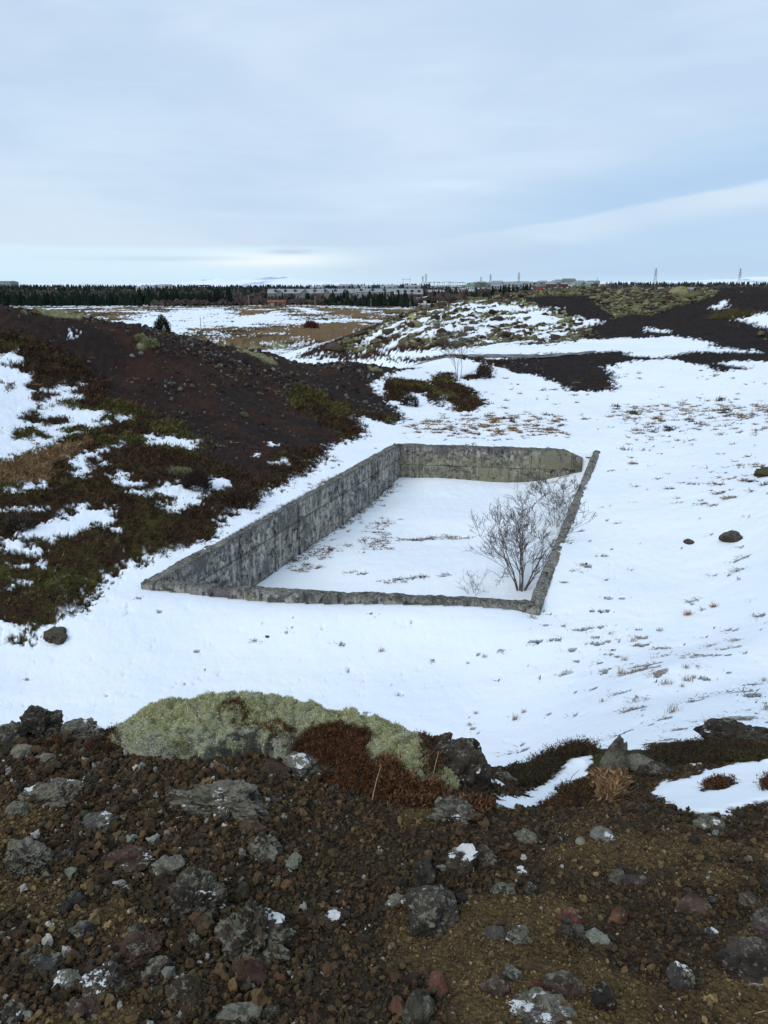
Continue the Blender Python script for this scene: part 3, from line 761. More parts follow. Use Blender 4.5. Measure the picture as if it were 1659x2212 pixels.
q = cB + (cC - cB) * .953 - cA; mb = MB(); mb.box((0, 0, 0), (.85, .16, .05)); mb.box((.1, .03, .045), (.5, .05, .03))
o = mb.build('plank', PLANK, basin); o.location = (float(q[0]), float(q[1]), -.36); o.rotation_euler = (0, R(4), ang)

# ------------------------------------------------------------------ bare willows inside the basin
def bush(name, loc, stems, ln, r, depth, label, cat, seed, spread=.6, group=None, **kw):
    rnd = random.Random(seed); e = empty(name, loc); tag(e, label, cat, group)
    for k in range(stems):
        a = 2 * math.pi * (k + rnd.uniform(-.3, .3)) / stems; s = spread * rnd.uniform(.45, 1.15)
        mb = MB(); d = Vector((math.cos(a) * s, math.sin(a) * s, 1)).normalized()
        grow(mb, Vector((math.cos(a) * r * 2.2, math.sin(a) * r * 2.2, -.15)), d, ln * rnd.uniform(.72, 1.08), r * rnd.uniform(.7, 1.1), depth, rnd, **kw)
        mb.build('branch', TWIG, e)
    return e
b1 = on_ground(1124, 1281)
bush('willow_bush', b1, 11, 2.05, .026, 4, 'large leafless willow bush with dark stems beside the near right corner of the basin', 'bush', 5, .42, kink=.32, up=.13, nchild=(3, 5), shrink=(.40, .60), rmin=.0042, fan=.52)
b2 = on_ground(1198, 1140)
bush('willow_bush', b2, 5, 1.6, .015, 4, 'thinner leafless willow bush behind the large one, against the right wall', 'bush', 9, .5, kink=.30, up=.12, nchild=(3, 5), shrink=(.42, .64), rmin=.0050, fan=.65)
b3 = on_ground(1024, 1290)
bush('willow_sapling', b3, 4, .75, .010, 2, 'knee high leafless willow sapling left of the large willow bush', 'sapling', 4, .9, rmin=.0045, nchild=(3, 5), fan=.7)
b4 = on_ground(990, 826)
bush('bare_tree', b4, 4, 2.7, .022, 3, 'slim leafless grey tree on the snowy bank behind the basin', 'tree', 14, .3, kink=.2, up=.1, rmin=.008, fan=.55)

# ------------------------------------------------------------------ boulders on the snow
def boulder_mesh(name, w, d, h, seed, lvl=4, rough=.32):
    v, f = ICO[lvl]; v = v.copy()
    dsp = 1 + rough * noise3(v * 1.15 + seed * 5.1, seed) + rough * .55 * noise3(v * 2.6 + seed, seed + 3) + rough * .3 * noise3(v * 6.3 + seed, seed + 5) + (rough * .24 * noise3(v * 13 + seed, seed + 9) + rough * .14 * noise3(v * 27 + seed, seed + 11) if lvl > 4 else rough * .12 * noise3(v * 12 + seed, seed + 9))
    v = v * dsp[:, None]
    v[:, 2] = np.where(v[:, 2] < -.45, -.45 + (v[:, 2] + .45) * .2, v[:, 2])
    v = v * np.array([w / 2, d / 2, h * .62])
    v[:, 2] -= v[:, 2].min()
    return mesh_np(name, v, f, False)
def valley_boulder(px, py, w, h, label, mat, seed, name='boulder', cat='boulder', f=None, sink=.25):
    p = on_ground(px, py + h * .45); s = pxm(p.y, p.z - ZC)
    wm, hm = w / s, h / s
    o = link(name, boulder_mesh(name, wm * 1.15, wm * .9, hm * .78, seed, 4, .26), mat, loc=(p.x, p.y + wm * .25, p.z - hm * sink), rz=seed)
    return tag(o, label, cat)
RK_D = rock_mat((.05, .045, .038), .35)
valley_boulder(1583, 1158, 46, 36, 'squat lichen spotted boulder alone on the snow right of the basin', RK_D, 3)
valley_boulder(1490, 1172, 22, 13, 'small dark stone left of the lichen spotted boulder on the snow', RK_D, 5, 'stone', 'stone')
valley_boulder(115, 1379, 62, 28, 'dark brown boulder on the snow at the foot of the left hill', rock_mat((.055, .042, .03), .15), 8)
valley_boulder(1678, 1016, 70, 26, 'dark ragged rock outcrop poking through the snow at the right edge', rock_mat((.04, .033, .026), .25, 0, (.06, .055, .02)), 12, 'rock_outcrop', 'rock', sink=.5)
valley_boulder(578, 1386, 9, 6, 'fist sized dark stone on the snow in front of the basin', RK_D, 15, 'stone', 'stone')

# ------------------------------------------------------------------ turf and tufts through the snow
w_area = (gy[:, :1] ** 2) * np.ones((1, nc))
def pick(maskw, n):
    pw = (maskw * w_area).ravel(); pw = pw / pw.sum()
    i = RNG.choice(len(pw), n, p=pw); r, c = np.unravel_index(i, (nr, nc))
    jx = RNG.normal(0, .03, n); jy = RNG.normal(0, .03, n)
    X = GX[r, c] + jx; Y = GY[r, c] + jy
    return X, Y, gz(X, Y) + ZC, r, c
vis = (np.abs(GX / GY) < .62)
X, Y, Z, r, c = pick(np.clip(skm, 0, 1) * vis * (GY < 62) * np.clip(26 / GY, .35, 2.2), 5200)
wm = warm[r, c] > .5
nb = 5; pos = np.repeat(np.stack([X, Y, Z - .01], -1), nb, 0) + RNG.normal(0, .06, (len(X) * nb, 3)) * np.array([1.6, .7, 0])
dr = unit(np.stack([RNG.normal(-.5, .8, len(pos)), RNG.normal(0, .5, len(pos)), RNG.uniform(.05, .55, len(pos))], -1))
cl = np.where(np.repeat(wm, nb)[:, None], pick_cols(len(pos), [(.24, .14, .07), (.17, .09, .045), (.30, .20, .11)]), pick_cols(len(pos), [(.05, .032, .024), (.08, .055, .035), (.035, .028, .02)]))
sz = np.repeat(np.clip(Y / 30, .35, 1.3), nb)
v, f, cc = blades(pos, dr, .15 * sz * RNG.uniform(.5, 1.5, len(pos)), .02 * sz * RNG.uniform(.6, 1.4, len(pos)), cl, .4)
tag(link('turf_tips', mesh_np('turf_tips', v, f, False, dict(tint=cc)), LEAF), 'wind flattened straw and heather tips poking through thin valley snow', 'grass', kind='stuff')
# straw edge of the old steps on the basin floor
L1 = [tri_pts(l) for l in ([(860, 1166), (1010, 1172)], [(760, 1250), (960, 1256)], [(830, 1130), (800, 1195)], [(620, 1222), (740, 1130)], [(730, 1140), (850, 1052)], [(650, 1240), (720, 1190)])]
pp = []
for (a, b), n, sg in zip(L1, (48, 34, 90, 110, 130, 60), (.16, .15, .32, .2, .16, .22)):
    t = RNG.random(n)[:, None]; q = a + (b - a) * t + RNG.normal(0, sg, (n, 2)) * np.array([1, .6]); q[:, 1] += .22 * np.sin(t[:, 0] * 5 + n); q = q[fbm2(q[:, 0] / .5, q[:, 1] / .5 + n, 2, 44) > -.28]; pp.append(q)
pp = np.concatenate(pp); pp = np.c_[pp, gz(pp[:, 0], pp[:, 1]) + ZC]
pos = np.repeat(pp, 8, 0) + RNG.normal(0, .05, (len(pp) * 8, 3)) * np.array([1.5, .6, .02])
dr = unit(np.stack([RNG.normal(-.3, .9, len(pos)), RNG.normal(0, .5, len(pos)), RNG.uniform(.1, .8, len(pos))], -1))
v, f, cc = blades(pos, dr, .13 * RNG.uniform(.5, 1.4, len(pos)), .018 * np.ones(len(pos)), pick_cols(len(pos), [(.22, .13, .07), (.10, .07, .04), (.06, .045, .03)]), .4)
tag(link('basin_straw', mesh_np('basin_straw', v, f, False, dict(tint=cc)), LEAF), 'thin lines of dry straw showing through the snow on the basin floor', 'grass', kind='stuff')

def tuft(px, py, h, n, pal, label, group=None, lean=.25, name='grass_tuft'):
    p = on_ground(px, py); s = pxm(p.y, p.z - ZC); hm = h / s
    pos = RNG.normal(0, hm * .2, (n, 3)) * np.array([1.3, .5, 0]) - np.array([0, 0, .01])
    dr = unit(np.stack([RNG.normal(.05, lean, n), RNG.normal(0, lean, n), np.ones(n)], -1))
    v, f, cc = blades(pos, dr, hm * RNG.uniform(.5, 1.1, n), hm * .045 * np.ones(n), pick_cols(n, pal), .25)
    return tag(link(name, mesh_np(name, v, f, False, dict(tint=cc)), LEAF, loc=p), label, 'grass tuft', group)
STRAW = [(.33, .25, .16), (.26, .18, .11), (.20, .13, .08)]
for px, py, h in ((1343, 1462, 20), (1369, 1460, 15), (1438, 1487, 22), (1484, 1483, 20), (1451, 1549, 28), (1481, 1452, 16), (1423, 1369, 14), (1366, 1393, 14), (1377, 1402, 12), (1300, 1526, 14), (1349, 1433, 16),
                  (1472, 1493, 12), (1111, 1565, 20), (1131, 1548, 14), (1026, 1553, 12), (1014, 1578, 12), (1046, 1428, 12), (1010, 1440, 8), (822, 1415, 14), (1655, 1545, 22), (1648, 1480, 14)):
    tuft(px, py, h, 34, STRAW, 'pale dry grass tuft standing up through the open snow', 'dry grass tufts in the snow')
tuft(1484, 1335, 17, 90, [(.42, .20, .07), (.30, .15, .06)], 'bright orange straw tuft on the snow right of the basin corner', lean=.7)
tuft(1540, 1320, 16, 70, [(.36, .18, .08), (.28, .16, .08)], 'broad rusty straw tuft just right of the bright orange one', lean=.9)

# ------------------------------------------------------------------ heath and stones on the left hill
hm_ = heath * (1 - snow) * vis * (GY < 75) * (MIXZ < .1)
X, Y, Z, r, c = pick(hm_ * np.clip(26 / GY, .3, 1.6), 12000)
base = np.stack([X, Y, Z - .02], -1)
tn = n_c[r, c] + .5 * n_a[r, c]
cold = pick_cols(len(X), [(.045, .025, .014), (.068, .036, .019), (.032, .020, .013)]); colg = pick_cols(len(X), [(.078, .072, .02), (.062, .062, .02), (.10, .082, .026)]); cols_ = pick_cols(len(X), [(.22, .14, .07), (.16, .10, .05)])
cbase = np.where((tn > .08)[:, None], colg, cold); cbase = np.where((straw[r, c] > .4)[:, None], cols_, cbase)
nl = 9; sz = np.clip(Y / 24, .6, 1.6)
pos = np.repeat(base, nl, 0) + RNG.normal(0, .085, (len(X) * nl, 3)) * np.array([1, 1, .3]) * np.repeat(sz, nl)[:, None]
dr = unit(np.stack([RNG.normal(.25, .6, len(pos)), RNG.normal(-.2, .6, len(pos)), RNG.uniform(.2, 1., len(pos))], -1))
v, f, cc = blades(pos, dr, .13 * np.repeat(sz, nl) * RNG.uniform(.5, 1.4, len(pos)), .03 * np.repeat(sz, nl) * RNG.uniform(.6, 1.4, len(pos)), np.repeat(cbase, nl, 0) * RNG.uniform(.65, 1.5, (len(pos), 1)))
tag(link('heath_cover', mesh_np('heath_cover', v, f, False, dict(tint=cc)), LEAF), 'low brown and olive heath covering the slopes beside the basin', 'heath', kind='stuff')
STONE = attr_mat('scoria_stone', .35, 9, .95, .01)
X, Y, Z, r, c = pick(np.clip((1 - heath) * (1 - snow) * (1 - moss), 0, 1) * vis * (GY > 14) * (GY < 72) * (GX < 12) * np.clip(INF < 0, 0, 1) * (.08 + sstep(.0, .4, n_c)), 5200)
r_ = .036 * np.clip(np.exp(RNG.normal(0, .6, len(X))), .3, 3.2) * np.clip(Y / 34, .6, 1.6)
v, f, cc = stamp(stone_protos(5, 2), np.stack([X, Y, Z + r_ * .2], -1), r_, rot_mats(len(X)), pick_cols(len(X), [(.024, .019, .018), (.034, .023, .02), (.05, .047, .045), (.075, .07, .062), (.10, .098, .082), (.03, .02, .017)], .35))
tag(link('scree_stones', mesh_np('scree_stones', v, f, False, dict(tint=cc)), STONE), 'dark loose scoria stones littering the bare left hill', 'scree', kind='stuff')
X, Y, Z, r, c = pick((1 - snow) * np.clip(moss + MIXZ * .7, 0, 1) * vis * (GY > 60) * (GY < 112), 9000)
r_ = .105 * np.exp(RNG.normal(0, .6, len(X)))
v, f, cc = stamp([(pv * np.array([1.15, 1.0, .78]), pf) for pv, pf in stone_protos(8, 2, .55)], np.stack([X, Y, Z + r_ * .1], -1), r_, np.array([Matrix.Rotation(a, 3, 'Z') for a in RNG.uniform(0, 6.28, len(X))]),
                 pick_cols(len(X), [(.12, .112, .055), (.15, .14, .07), (.085, .07, .04), (.05, .034, .024), (.11, .10, .072), (.035, .024, .02)], .35))
tag(link('moss_cushions', mesh_np('moss_cushions', v, f, True, dict(tint=cc)), attr_mat('moss_cushion', .45, 5, .95, .03)), 'grey green moss cushions and lava lumps over the far hill', 'moss', kind='stuff')

# single moss heads and shrubs one can point to on the left hill
def dome(name, px, py, w, h, n, pal, label, cat, leaf=.06, Y=None):
    p = on_ground(px, py + h * .4)
    if Y: q = P(px, py, Y=Y); p = Vector((q[0], Y, float(gz(q[0], Y)[0]) + ZC))
    s = pxm(p.y, p.z - ZC); wm_, hm2 = w / s, h / s
    d = unit(RNG.normal(size=(n, 3))); d[:, 2] = np.abs(d[:, 2]); rr = RNG.uniform(.45, 1, n)[:, None] ** .6
    d2 = d * (1 + .28 * noise3(d * 2.2 + px, 3))[:, None]
    pos = d2 * rr * np.array([wm_ / 2, wm_ * .42, hm2]) ; pos[:, 2] -= .05
    k = leaf
    v, f, cc = blades(pos, unit(d * .8 + RNG.normal(0, .5, d.shape) + np.array([0, 0, .4])), k * RNG.uniform(.6, 1.5, n), k * .25 * RNG.uniform(.7, 1.3, n), pick_cols(n, pal))
    o = tag(link(name, mesh_np(name, v, f, False, dict(tint=cc)), LEAF, loc=p), label, cat)
    return o
HEA = [(.035, .022, .02), (.05, .03, .026), (.028, .018, .016)]
dome('heather_shrub', 425, 1042, 66, 42, 2600, HEA, 'dark purple brown heather dome above a snow patch on the left hill', 'shrub', .10)
dome('heather_shrub', 350, 693, 34, 34, 3600, [(.012, .02, .010), (.02, .03, .014)], 'round dark evergreen shrub standing behind the left hill crest', 'shrub', .10, 42.5)
dome('heather_shrub', 1045, 806, 36, 34, 1500, [(.045, .03, .026), (.06, .038, .03)], 'dark brown shrub at the end of the snowy bank', 'shrub', .16)
dome('heather_shrub', 520, 1075, 74, 38, 2200, [(.05, .03, .022), (.07, .045, .028)], 'tangled brown shrub just above the long basin wall', 'shrub', .12)
dome('heather_shrub', 40, 1130, 60, 30, 2000, [(.07, .055, .045), (.05, .04, .03)], 'grey brown shrub at the left edge above the snow streaks', 'shrub', .10)
dome('heather_shrub', 885, 870, 40, 26, 1200, [(.022, .02, .012), (.03, .024, .016)], 'blackish shrub at the nose of the left hill', 'shrub', .14)
dome('heather_shrub', 672, 704, 30, 14, 1500, [(.11, .05, .035), (.08, .04, .03)], 'rusty willow scrub on the snowy plain beyond the left hill', 'shrub', .55)
dome('moss_tussock', 302, 727, 26, 12, 1500, [(.22, .22, .11), (.17, .17, .08)], 'pale green moss head on the upper left hill', 'moss', .10)
dome('moss_tussock', 322, 743, 44, 18, 2000, [(.20, .20, .09), (.15, .15, .07)], 'wider pale green moss head just below the smaller one', 'moss', .10)
dome('moss_tussock', 527, 895, 18, 8, 700, [(.20, .20, .11), (.16, .16, .09)], 'small pale moss head low on the dark scree', 'moss', .08)
dome('moss_tussock', 388, 1022, 62, 16, 1800, [(.13, .14, .07), (.17, .18, .10)], 'long grey green moss head left of the heather dome', 'moss', .08)

# ------------------------------------------------------------------ far away: track, mountains, forest, houses, pylons
tr = np.array([P(px_, py_, Y=Y_)[:2] for px_, py_, Y_ in ((640, 771, 66), (760, 772, 64), (880, 771, 63), (1000, 770, 62.5), (1120, 767, 62), (1230, 762, 62), (1300, 759, 62.5))])
tv, tf = [], []
for i, q in enumerate(np.linspace(0, 1, 60)):
    x = np.interp(q, np.linspace(0, 1, len(tr)), tr[:, 0]); y = np.interp(q, np.linspace(0, 1, len(tr)), tr[:, 1])
    for k in range(5):
        yy = y - .75 * math.sin(math.pi * min(1, q * 1.02)) ** .4 + 1.5 * math.sin(math.pi * min(1, q * 1.02)) ** .4 * k / 4; tv.append((x, yy, float(gz(x, yy)[0]) + ZC + .06))
for i in range(59):
    for k in range(4): tf.append((i * 5 + k, (i + 1) * 5 + k, (i + 1) * 5 + k + 1, i * 5 + k + 1))
tag(link('dirt_track', mesh_np('dirt_track', np.array(tv), np.array(tf)), simple('wet_gravel_road', (.13, .13, .135), .7, .8, .8)), kind='structure')

MTN, nt, b = new_mat('snowy_mountain', .95, .1); N = NT(nt)
pos = N.n('ShaderNodeNewGeometry').outputs['Position']
b.inputs['Base Color'].default_value = (1, 1, 1, 1)
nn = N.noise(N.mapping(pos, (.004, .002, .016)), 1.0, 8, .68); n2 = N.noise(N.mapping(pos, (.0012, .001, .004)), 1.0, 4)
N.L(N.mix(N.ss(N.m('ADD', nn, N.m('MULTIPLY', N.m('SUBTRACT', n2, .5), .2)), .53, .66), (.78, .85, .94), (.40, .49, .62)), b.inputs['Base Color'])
def mountains(name, prof, Y0, depth, mat=MTN):
    px = np.array([p[0] for p in prof], float); py = np.array([p[1] for p in prof], float)
    xs = np.linspace(px.min(), px.max(), 260); ht = np.interp(xs, px, py); ys = np.linspace(0, 1, 26)
    A, K_ = kx(xs, ht); Hh = -K_ * (Y0 + depth * .5)
    u, v_ = np.meshgrid(ys, np.arange(len(xs)), indexing='ij')
    Yg = Y0 + u * depth; Xg = A[v_] * (Y0 + depth * .5)
    base_ = -25.
    pr = np.sin(u * math.pi) ** .75
    z = base_ + (Hh[v_] - base_) * pr * (1 + .0 * u) + fbm2(Xg / 420, Yg / 300, 5, 71) * 26 * np.sin(u * math.pi) * np.clip((Hh[v_] + 5) / 60, .1, 1)
    idx = np.arange(z.size).reshape(z.shape)
    q = np.stack([idx[:-1, :-1], idx[:-1, 1:], idx[1:, 1:], idx[1:, :-1]], -1).reshape(-1, 4)
    return tag(link(name, mesh_np(name, np.stack([Xg, Yg, z + ZC], -1).reshape(-1, 3), q), mat), kind='structure')
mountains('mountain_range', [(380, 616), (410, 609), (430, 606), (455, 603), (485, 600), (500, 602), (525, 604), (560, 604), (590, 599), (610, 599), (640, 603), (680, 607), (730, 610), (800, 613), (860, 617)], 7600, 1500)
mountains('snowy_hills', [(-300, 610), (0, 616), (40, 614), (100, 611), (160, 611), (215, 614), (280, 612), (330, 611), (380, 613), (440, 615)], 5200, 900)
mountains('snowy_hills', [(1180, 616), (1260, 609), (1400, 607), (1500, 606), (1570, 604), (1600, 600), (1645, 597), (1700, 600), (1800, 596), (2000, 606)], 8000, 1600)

# trees
CON = attr_mat('conifer_needles', .35, 1.2, .95, 0)
def conifer(h, w, seed, tiers=9, n=9):
    rnd = np.random.default_rng(seed); V, Fs = [], []; b = 0
    for k in range(tiers):
        t = k / tiers; z0 = h * (.06 + .90 * t); rr = w / 2 * (1 - t) ** .85 * rnd.uniform(.8, 1.15) + .04 * w
        a = np.arange(n * 2) * math.pi / n + rnd.uniform(0, 3)
        ri = np.where(np.arange(n * 2) % 2 == 0, rr * rnd.uniform(.75, 1.25, n * 2), rr * rnd.uniform(.35, .6, n * 2))
        ring = np.stack([np.cos(a) * ri, np.sin(a) * ri, z0 - ri * .25 + rnd.normal(0, .01 * h, n * 2)], -1)
        V.append(np.concatenate([ring, [[rnd.normal(0, .01 * w), rnd.normal(0, .01 * w), min(h, z0 + h * 1.9 / tiers)]]]))
        m = n * 2
        Fs.append(np.array([[b + i, b + (i + 1) % m, b + m] for i in range(m)])); b += m + 1
    return np.concatenate(V), np.concatenate(Fs)
def decid(h, w, seed):
    v, f = ICO[2]; v = v * (1 + .8 * noise3(v * 2.6 + seed, seed))[:, None] * np.array([w / 2, w / 2, h * .5]); v[:, 2] += h * .5
    return v, f
# individual conifers of the front rows: thing > crown, trunk
TRUNK = simple('conifer_bark', (.04, .03, .022), .3, 3)
cm = []
for k in range(8):
    v, f = conifer(1, .42 + .02 * k, 100 + k, 9, 8)
    c_ = np.array([(.010, .020, .014), (.014, .026, .016), (.008, .016, .014), (.018, .030, .018)])[k % 4]
    me_ = mesh_np('crown', v, f, False, dict(tint=np.tile(c_, (len(v), 1)))); me_.materials.append(CON); cm.append(me_)
tm_ = MB().tube([(0, 0, -.12), (0, 0, .16)], [.022, .016], 6).mesh('trunk'); tm_.materials.append(TRUNK)
def plant_conifer(x, y, z, h, label, group, wide=1.0):
    e = empty('conifer_tree', (x, y, z), random.uniform(0, 6)); tag(e, label, 'tree', group)
    a = link('crown', random.choice(cm), None, e); bb = link('trunk', tm_, None, e)
    a.scale = (h * wide, h * wide, h); bb.scale = (h, h, h)
    return e
def at_depth(px, Y):
    x = kx(px, 618)[0] * Y; return x, Y, float(gz(x, Y)[0]) + ZC
rows = [(-30, 300, 395, 420, 84, 6.6, 'dark conifer in the front row of the plantation on the far left', 'front row conifers, left plantation'),
        (300, 500, 400, 440, 52, 8.0, 'dark conifer at the right end of the left plantation', 'right end conifers, left plantation'),
        (560, 700, 430, 470, 26, 6.0, 'low dark conifer below the left half of the terraced houses', 'conifers below the terraced houses'),
        (700, 892, 372, 410, 66, 6.6, 'dark conifer in the thick belt below the right half of the terraced houses', 'conifer belt below the terraced houses'),
        (1375, 1560, 500, 540, 44, 6.5, 'dark conifer in the row behind the right hill', 'conifers behind the right hill'),
        (1062, 1146, 640, 680, 24, 7.5, 'dark conifer in the short row in front of the town', 'conifers in front of the town')]
for x0, x1, ya_, yb_, n, h, lab, grp in rows:
    for k in range(n):
        px = x0 + (x1 - x0) * (k + random.uniform(.1, .9)) / n; Y = random.uniform(ya_, yb_)
        x, y, z = at_depth(px, Y); plant_conifer(x, y, z - .3, h * random.uniform(.5, 1.25), lab, grp)
x, y, z = at_depth(985, 520); plant_conifer(x, y, z - 1.5, 10.5, 'broad lone conifer among the snow right of the terraced houses', None, 1.35)
x, y, z = at_depth(1003, 525); plant_conifer(x, y, z - 1.5, 6.5, 'smaller conifer tight against the broad lone one', None, 1.2)
# the mass of the wood behind
pos, hh, cl, kind_ = [], [], [], []
def scatter(n, x0, x1, Y0, Y1, h, pal, kd, prob=None):
    for _ in range(n):
        Y = math.exp(random.uniform(math.log(Y0), math.log(Y1))); px = random.uniform(x0, x1)
        if prob and not prob(px, Y): continue
        pos.append(at_depth(px, Y)); hh.append(h * random.uniform(.65, 1.25) * (1 if Y < 700 else .6)); q_ = random.choice(pal); g_ = min(1, max(0, (Y - 500) / 600)); cl.append(tuple(c_ * (1 + .7 * g_) + b_ * g_ for c_, b_ in zip(q_, (.003, .005, .008)))); kind_.append(kd)  # haze painted into the tree colour: paler and bluer with distance
DK = [(.010, .018, .013), (.014, .024, .016), (.009, .015, .012), (.02, .026, .016)]; BR = [(.060, .045, .040), (.05, .042, .036), (.075, .052, .045), (.045, .036, .034)]
clear = lambda px, Y: not (930 < px < 1340 and Y > 540) and not (560 < px < 950 and 480 < Y < 640)
scatter(1700, -420, 560, 425, 620, 5.6, DK, 0, lambda p, Y: p < 480 or Y > 520)
scatter(3800, -420, 1000, 620, 1220, 7.5, DK, 0, clear)
scatter(2400, -420, 1000, 460, 1000, 4.4, BR, 1, clear)
scatter(1400, 330, 600, 395, 520, 2.5, BR, 1)
scatter(1300, 560, 900, 395, 470, 2.2, BR, 1)
scatter(1500, 1310, 2080, 700, 1250, 7.5, DK, 0)
scatter(500, 1310, 2080, 560, 900, 5, BR, 1)
scatter(500, 1010, 1165, 1500, 1700, 9, DK, 0)
scatter(450, 930, 1060, 560, 900, 6, DK + BR, 0, lambda p, Y: p < 975 or Y < 600)
scatter(300, 1000, 1330, 560, 1000, 3.2, BR, 1)
pos = np.array(pos); hh = np.array(hh); cl = np.array(cl); kind_ = np.array(kind_)
pc = [conifer(1, .5, 300 + k, 4, 5) for k in range(4)]; pd = [decid(1, 1.1, 400 + k) for k in range(4)]
Rz = np.array([Matrix.Rotation(a, 3, 'Z') for a in RNG.uniform(0, 6.28, len(pos))])
i0 = kind_ == 0
parts = [stamp(pc, pos[i0] - [0, 0, .3], hh[i0], Rz[i0], cl[i0]), stamp(pd, pos[~i0] - [0, 0, .3], hh[~i0], Rz[~i0], cl[~i0])]
v, f, cc = join(parts)
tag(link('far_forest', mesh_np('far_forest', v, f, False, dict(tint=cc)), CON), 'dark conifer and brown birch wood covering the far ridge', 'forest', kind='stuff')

# houses
def gable_house(name, px, Y, w, d, h, rh, wall, roof, label, cat='house', group=None, dormers=0, wings=0, zoff=0, windows=0, rz=0., flat=False):
    x, y, z = at_depth(px, Y); e = empty(name, (x, y, z + zoff), rz); tag(e, label, cat, group)
    mb = MB().box((0, 0, h / 2 - 1), (w, d, h + 2))
    if not flat: mb.prism([(-w / 2, -d / 2, h), (-w / 2, d / 2, h), (-w / 2, 0, h + rh - .06)], (w, 0, 0))
    for k in range(wings):
        xx = -w / 2 + w * (k + .5) / wings; mb.box((xx, -d / 2 - .9, h / 2 - .8), (w / wings * .34, 1.8, h + 1.4)); mb.prism([(xx - w / wings * .17, -d / 2 - 1.8, h - .1), (xx + w / wings * .17, -d / 2 - 1.8, h - .1), (xx, -d / 2 - 1.8, h + rh * .75)], (0, 1.75, 0))
    mb.build('wall', wall, e)
    mb = MB()
    if flat: mb.box((0, 0, h + .15), (w + .6, d + .6, .3))
    else:
        o_ = .35
        for s in (-1, 1):
            q = [(-w / 2 - o_, 0, h + rh + .12), (-w / 2 - o_, s * (d / 2 + o_), h - .12), (-w / 2 - o_, s * (d / 2 + o_), h - .30), (-w / 2 - o_, 0, h + rh - .06)]
            mb.prism(q, (w + 2 * o_, 0, 0))
        for k in range(wings):
            xx = -w / 2 + w * (k + .5) / wings; ww = w / wings * .17 + .2
            for s in (-1, 1):
                mb.prism([(xx, -d / 2 - 2.1, h + rh * .75 + .16), (xx + s * ww, -d / 2 - 2.1, h - .2), (xx + s * ww, -d / 2 - 2.1, h - .4), (xx, -d / 2 - 2.1, h + rh * .75 - .02)], (0, 2.3, 0))
    rf = mb.build('roof', roof, e)
    for k in range(dormers):
        xx = -w / 2 + w * (k + .5) / dormers + (w / dormers * .3 if wings else 0)
        mb = MB().box((xx, -d / 4 - .4, h + rh * .5 + .15), (1.7, 1.5, 1.15)); mb.prism([(xx - 1.1, -d / 4 - 1.3, h + rh * .5 + .72), (xx + 1.1, -d / 4 - 1.3, h + rh * .5 + .72), (xx, -d / 4 - 1.3, h + rh * .5 + 1.25)], (0, 1.7, 0))
        mb.build('dormer', GLASS, rf)
    for k in range(windows):
        xx = -w / 2 + w * (k + .5) / windows
        MB().box((xx, -d / 2 - .03, h * .55), (w / windows * .42, .08, h * .36)).build('window', GLASS, e)
    return e
GLASS = simple('dark_window', (.03, .034, .04), .2, 1, .25, spec=.5)
WG = simple('grey_render', (.17, .17, .165), .2, .6); WW = simple('pale_render', (.25, .255, .24), .15, .4); WD = simple('brown_cladding', (.10, .06, .05), .25, .6); WB = simple('brown_timber', (.17, .13, .10), .3, 2)
RW = simple('snowy_roof', (.25, .27, .30), .15, .5); RG = simple('grey_roof', (.26, .28, .30), .2, .5); RR = simple('rusty_tin_roof', (.19, .085, .05), .3, 1.2); RGN = simple('green_roof', (.13, .20, .17), .2, .5)
gable_house('terraced_house', 632, 560, 34, 9, 3.0, 2.6, WG, RW, 'longest left terrace block with snowy roof and row of dormers', 'terrace', None, 5, 2, 1.6)
gable_house('terraced_house', 729, 560, 28, 9, 3.0, 2.6, WG, RW, 'middle terrace block with snowy roof and grey gables', 'terrace', None, 4, 2, 1.6)
gable_house('terraced_house', 805, 552, 24, 9, 5.2, 2.0, WW, RW, 'right terrace block with pale two storey front and dark windows', 'terrace', None, 3, 0, .4, 7)
gable_house('town_house', 850, 566, 14, 8, 4.6, 1.6, WD, RG, 'dark red house end joining the right terrace block', 'house', None, 0, 0, 1.2, 3)
gable_house('town_house', 882, 545, 19, 9, 3.2, 3.2, WD, RG, 'dark brick house with grey dormered roof right of the terraces', 'house', None, 4, 0, .8, 4)
gable_house('shed', 918, 520, 11, 5, 2.4, .8, WW, RW, 'low white shed in the snow right of the dark brick house', 'shed', None, 0, 0, -.4, 0, 0, True)
gable_house('town_house', 942, 620, 12, 7, 3.2, 1.4, WD, RW, 'brown house with snowy roof left of the broad lone conifer', 'house', None, 0, 0, .5, 3)
h_ = gable_house('field_hut', 597, 352, 7.4, 3.6, 2.0, .55, WB, RR, 'lone timber hut with rusty roof on the snowy knoll of the plain', 'hut', None, 0, 0, -.1)
for xx, w_, hgt_, mt in ((-1.9, 1.5, 1.5, WW), (-.3, .9, 1.2, GLASS), (1.6, 1.6, 1.0, GLASS)):
    MB().box((xx, -1.84, hgt_ / 2 + .2), (w_, .08, hgt_)).build('door' if mt is WW else 'window', mt, h_)
gable_house('hall', 4, 1300, 42, 30, 6.5, 1.4, RG, WG, 'long grey hall on the skyline at the left edge', 'hall', None, 0, 0, 1.5)
gable_house('hall', 1228, 1150, 17, 12, 4.4, 2.0, WW, RGN, 'large pale hall with green roof on the town skyline', 'hall', None, 0, 0, 2.2, 6)
gable_house('hall', 1208, 1080, 11, 10, 4, 1.4, WW, RGN, 'second green roofed pale hall left of the largest one', 'hall', None, 0, 0, 2.0, 4)
gable_house('hall', 1282, 1000, 13, 9, 3.2, 1.0, WW, RGN, 'small low green roofed hall right of the largest one', 'hall', None, 0, 0, 2.2, 4)
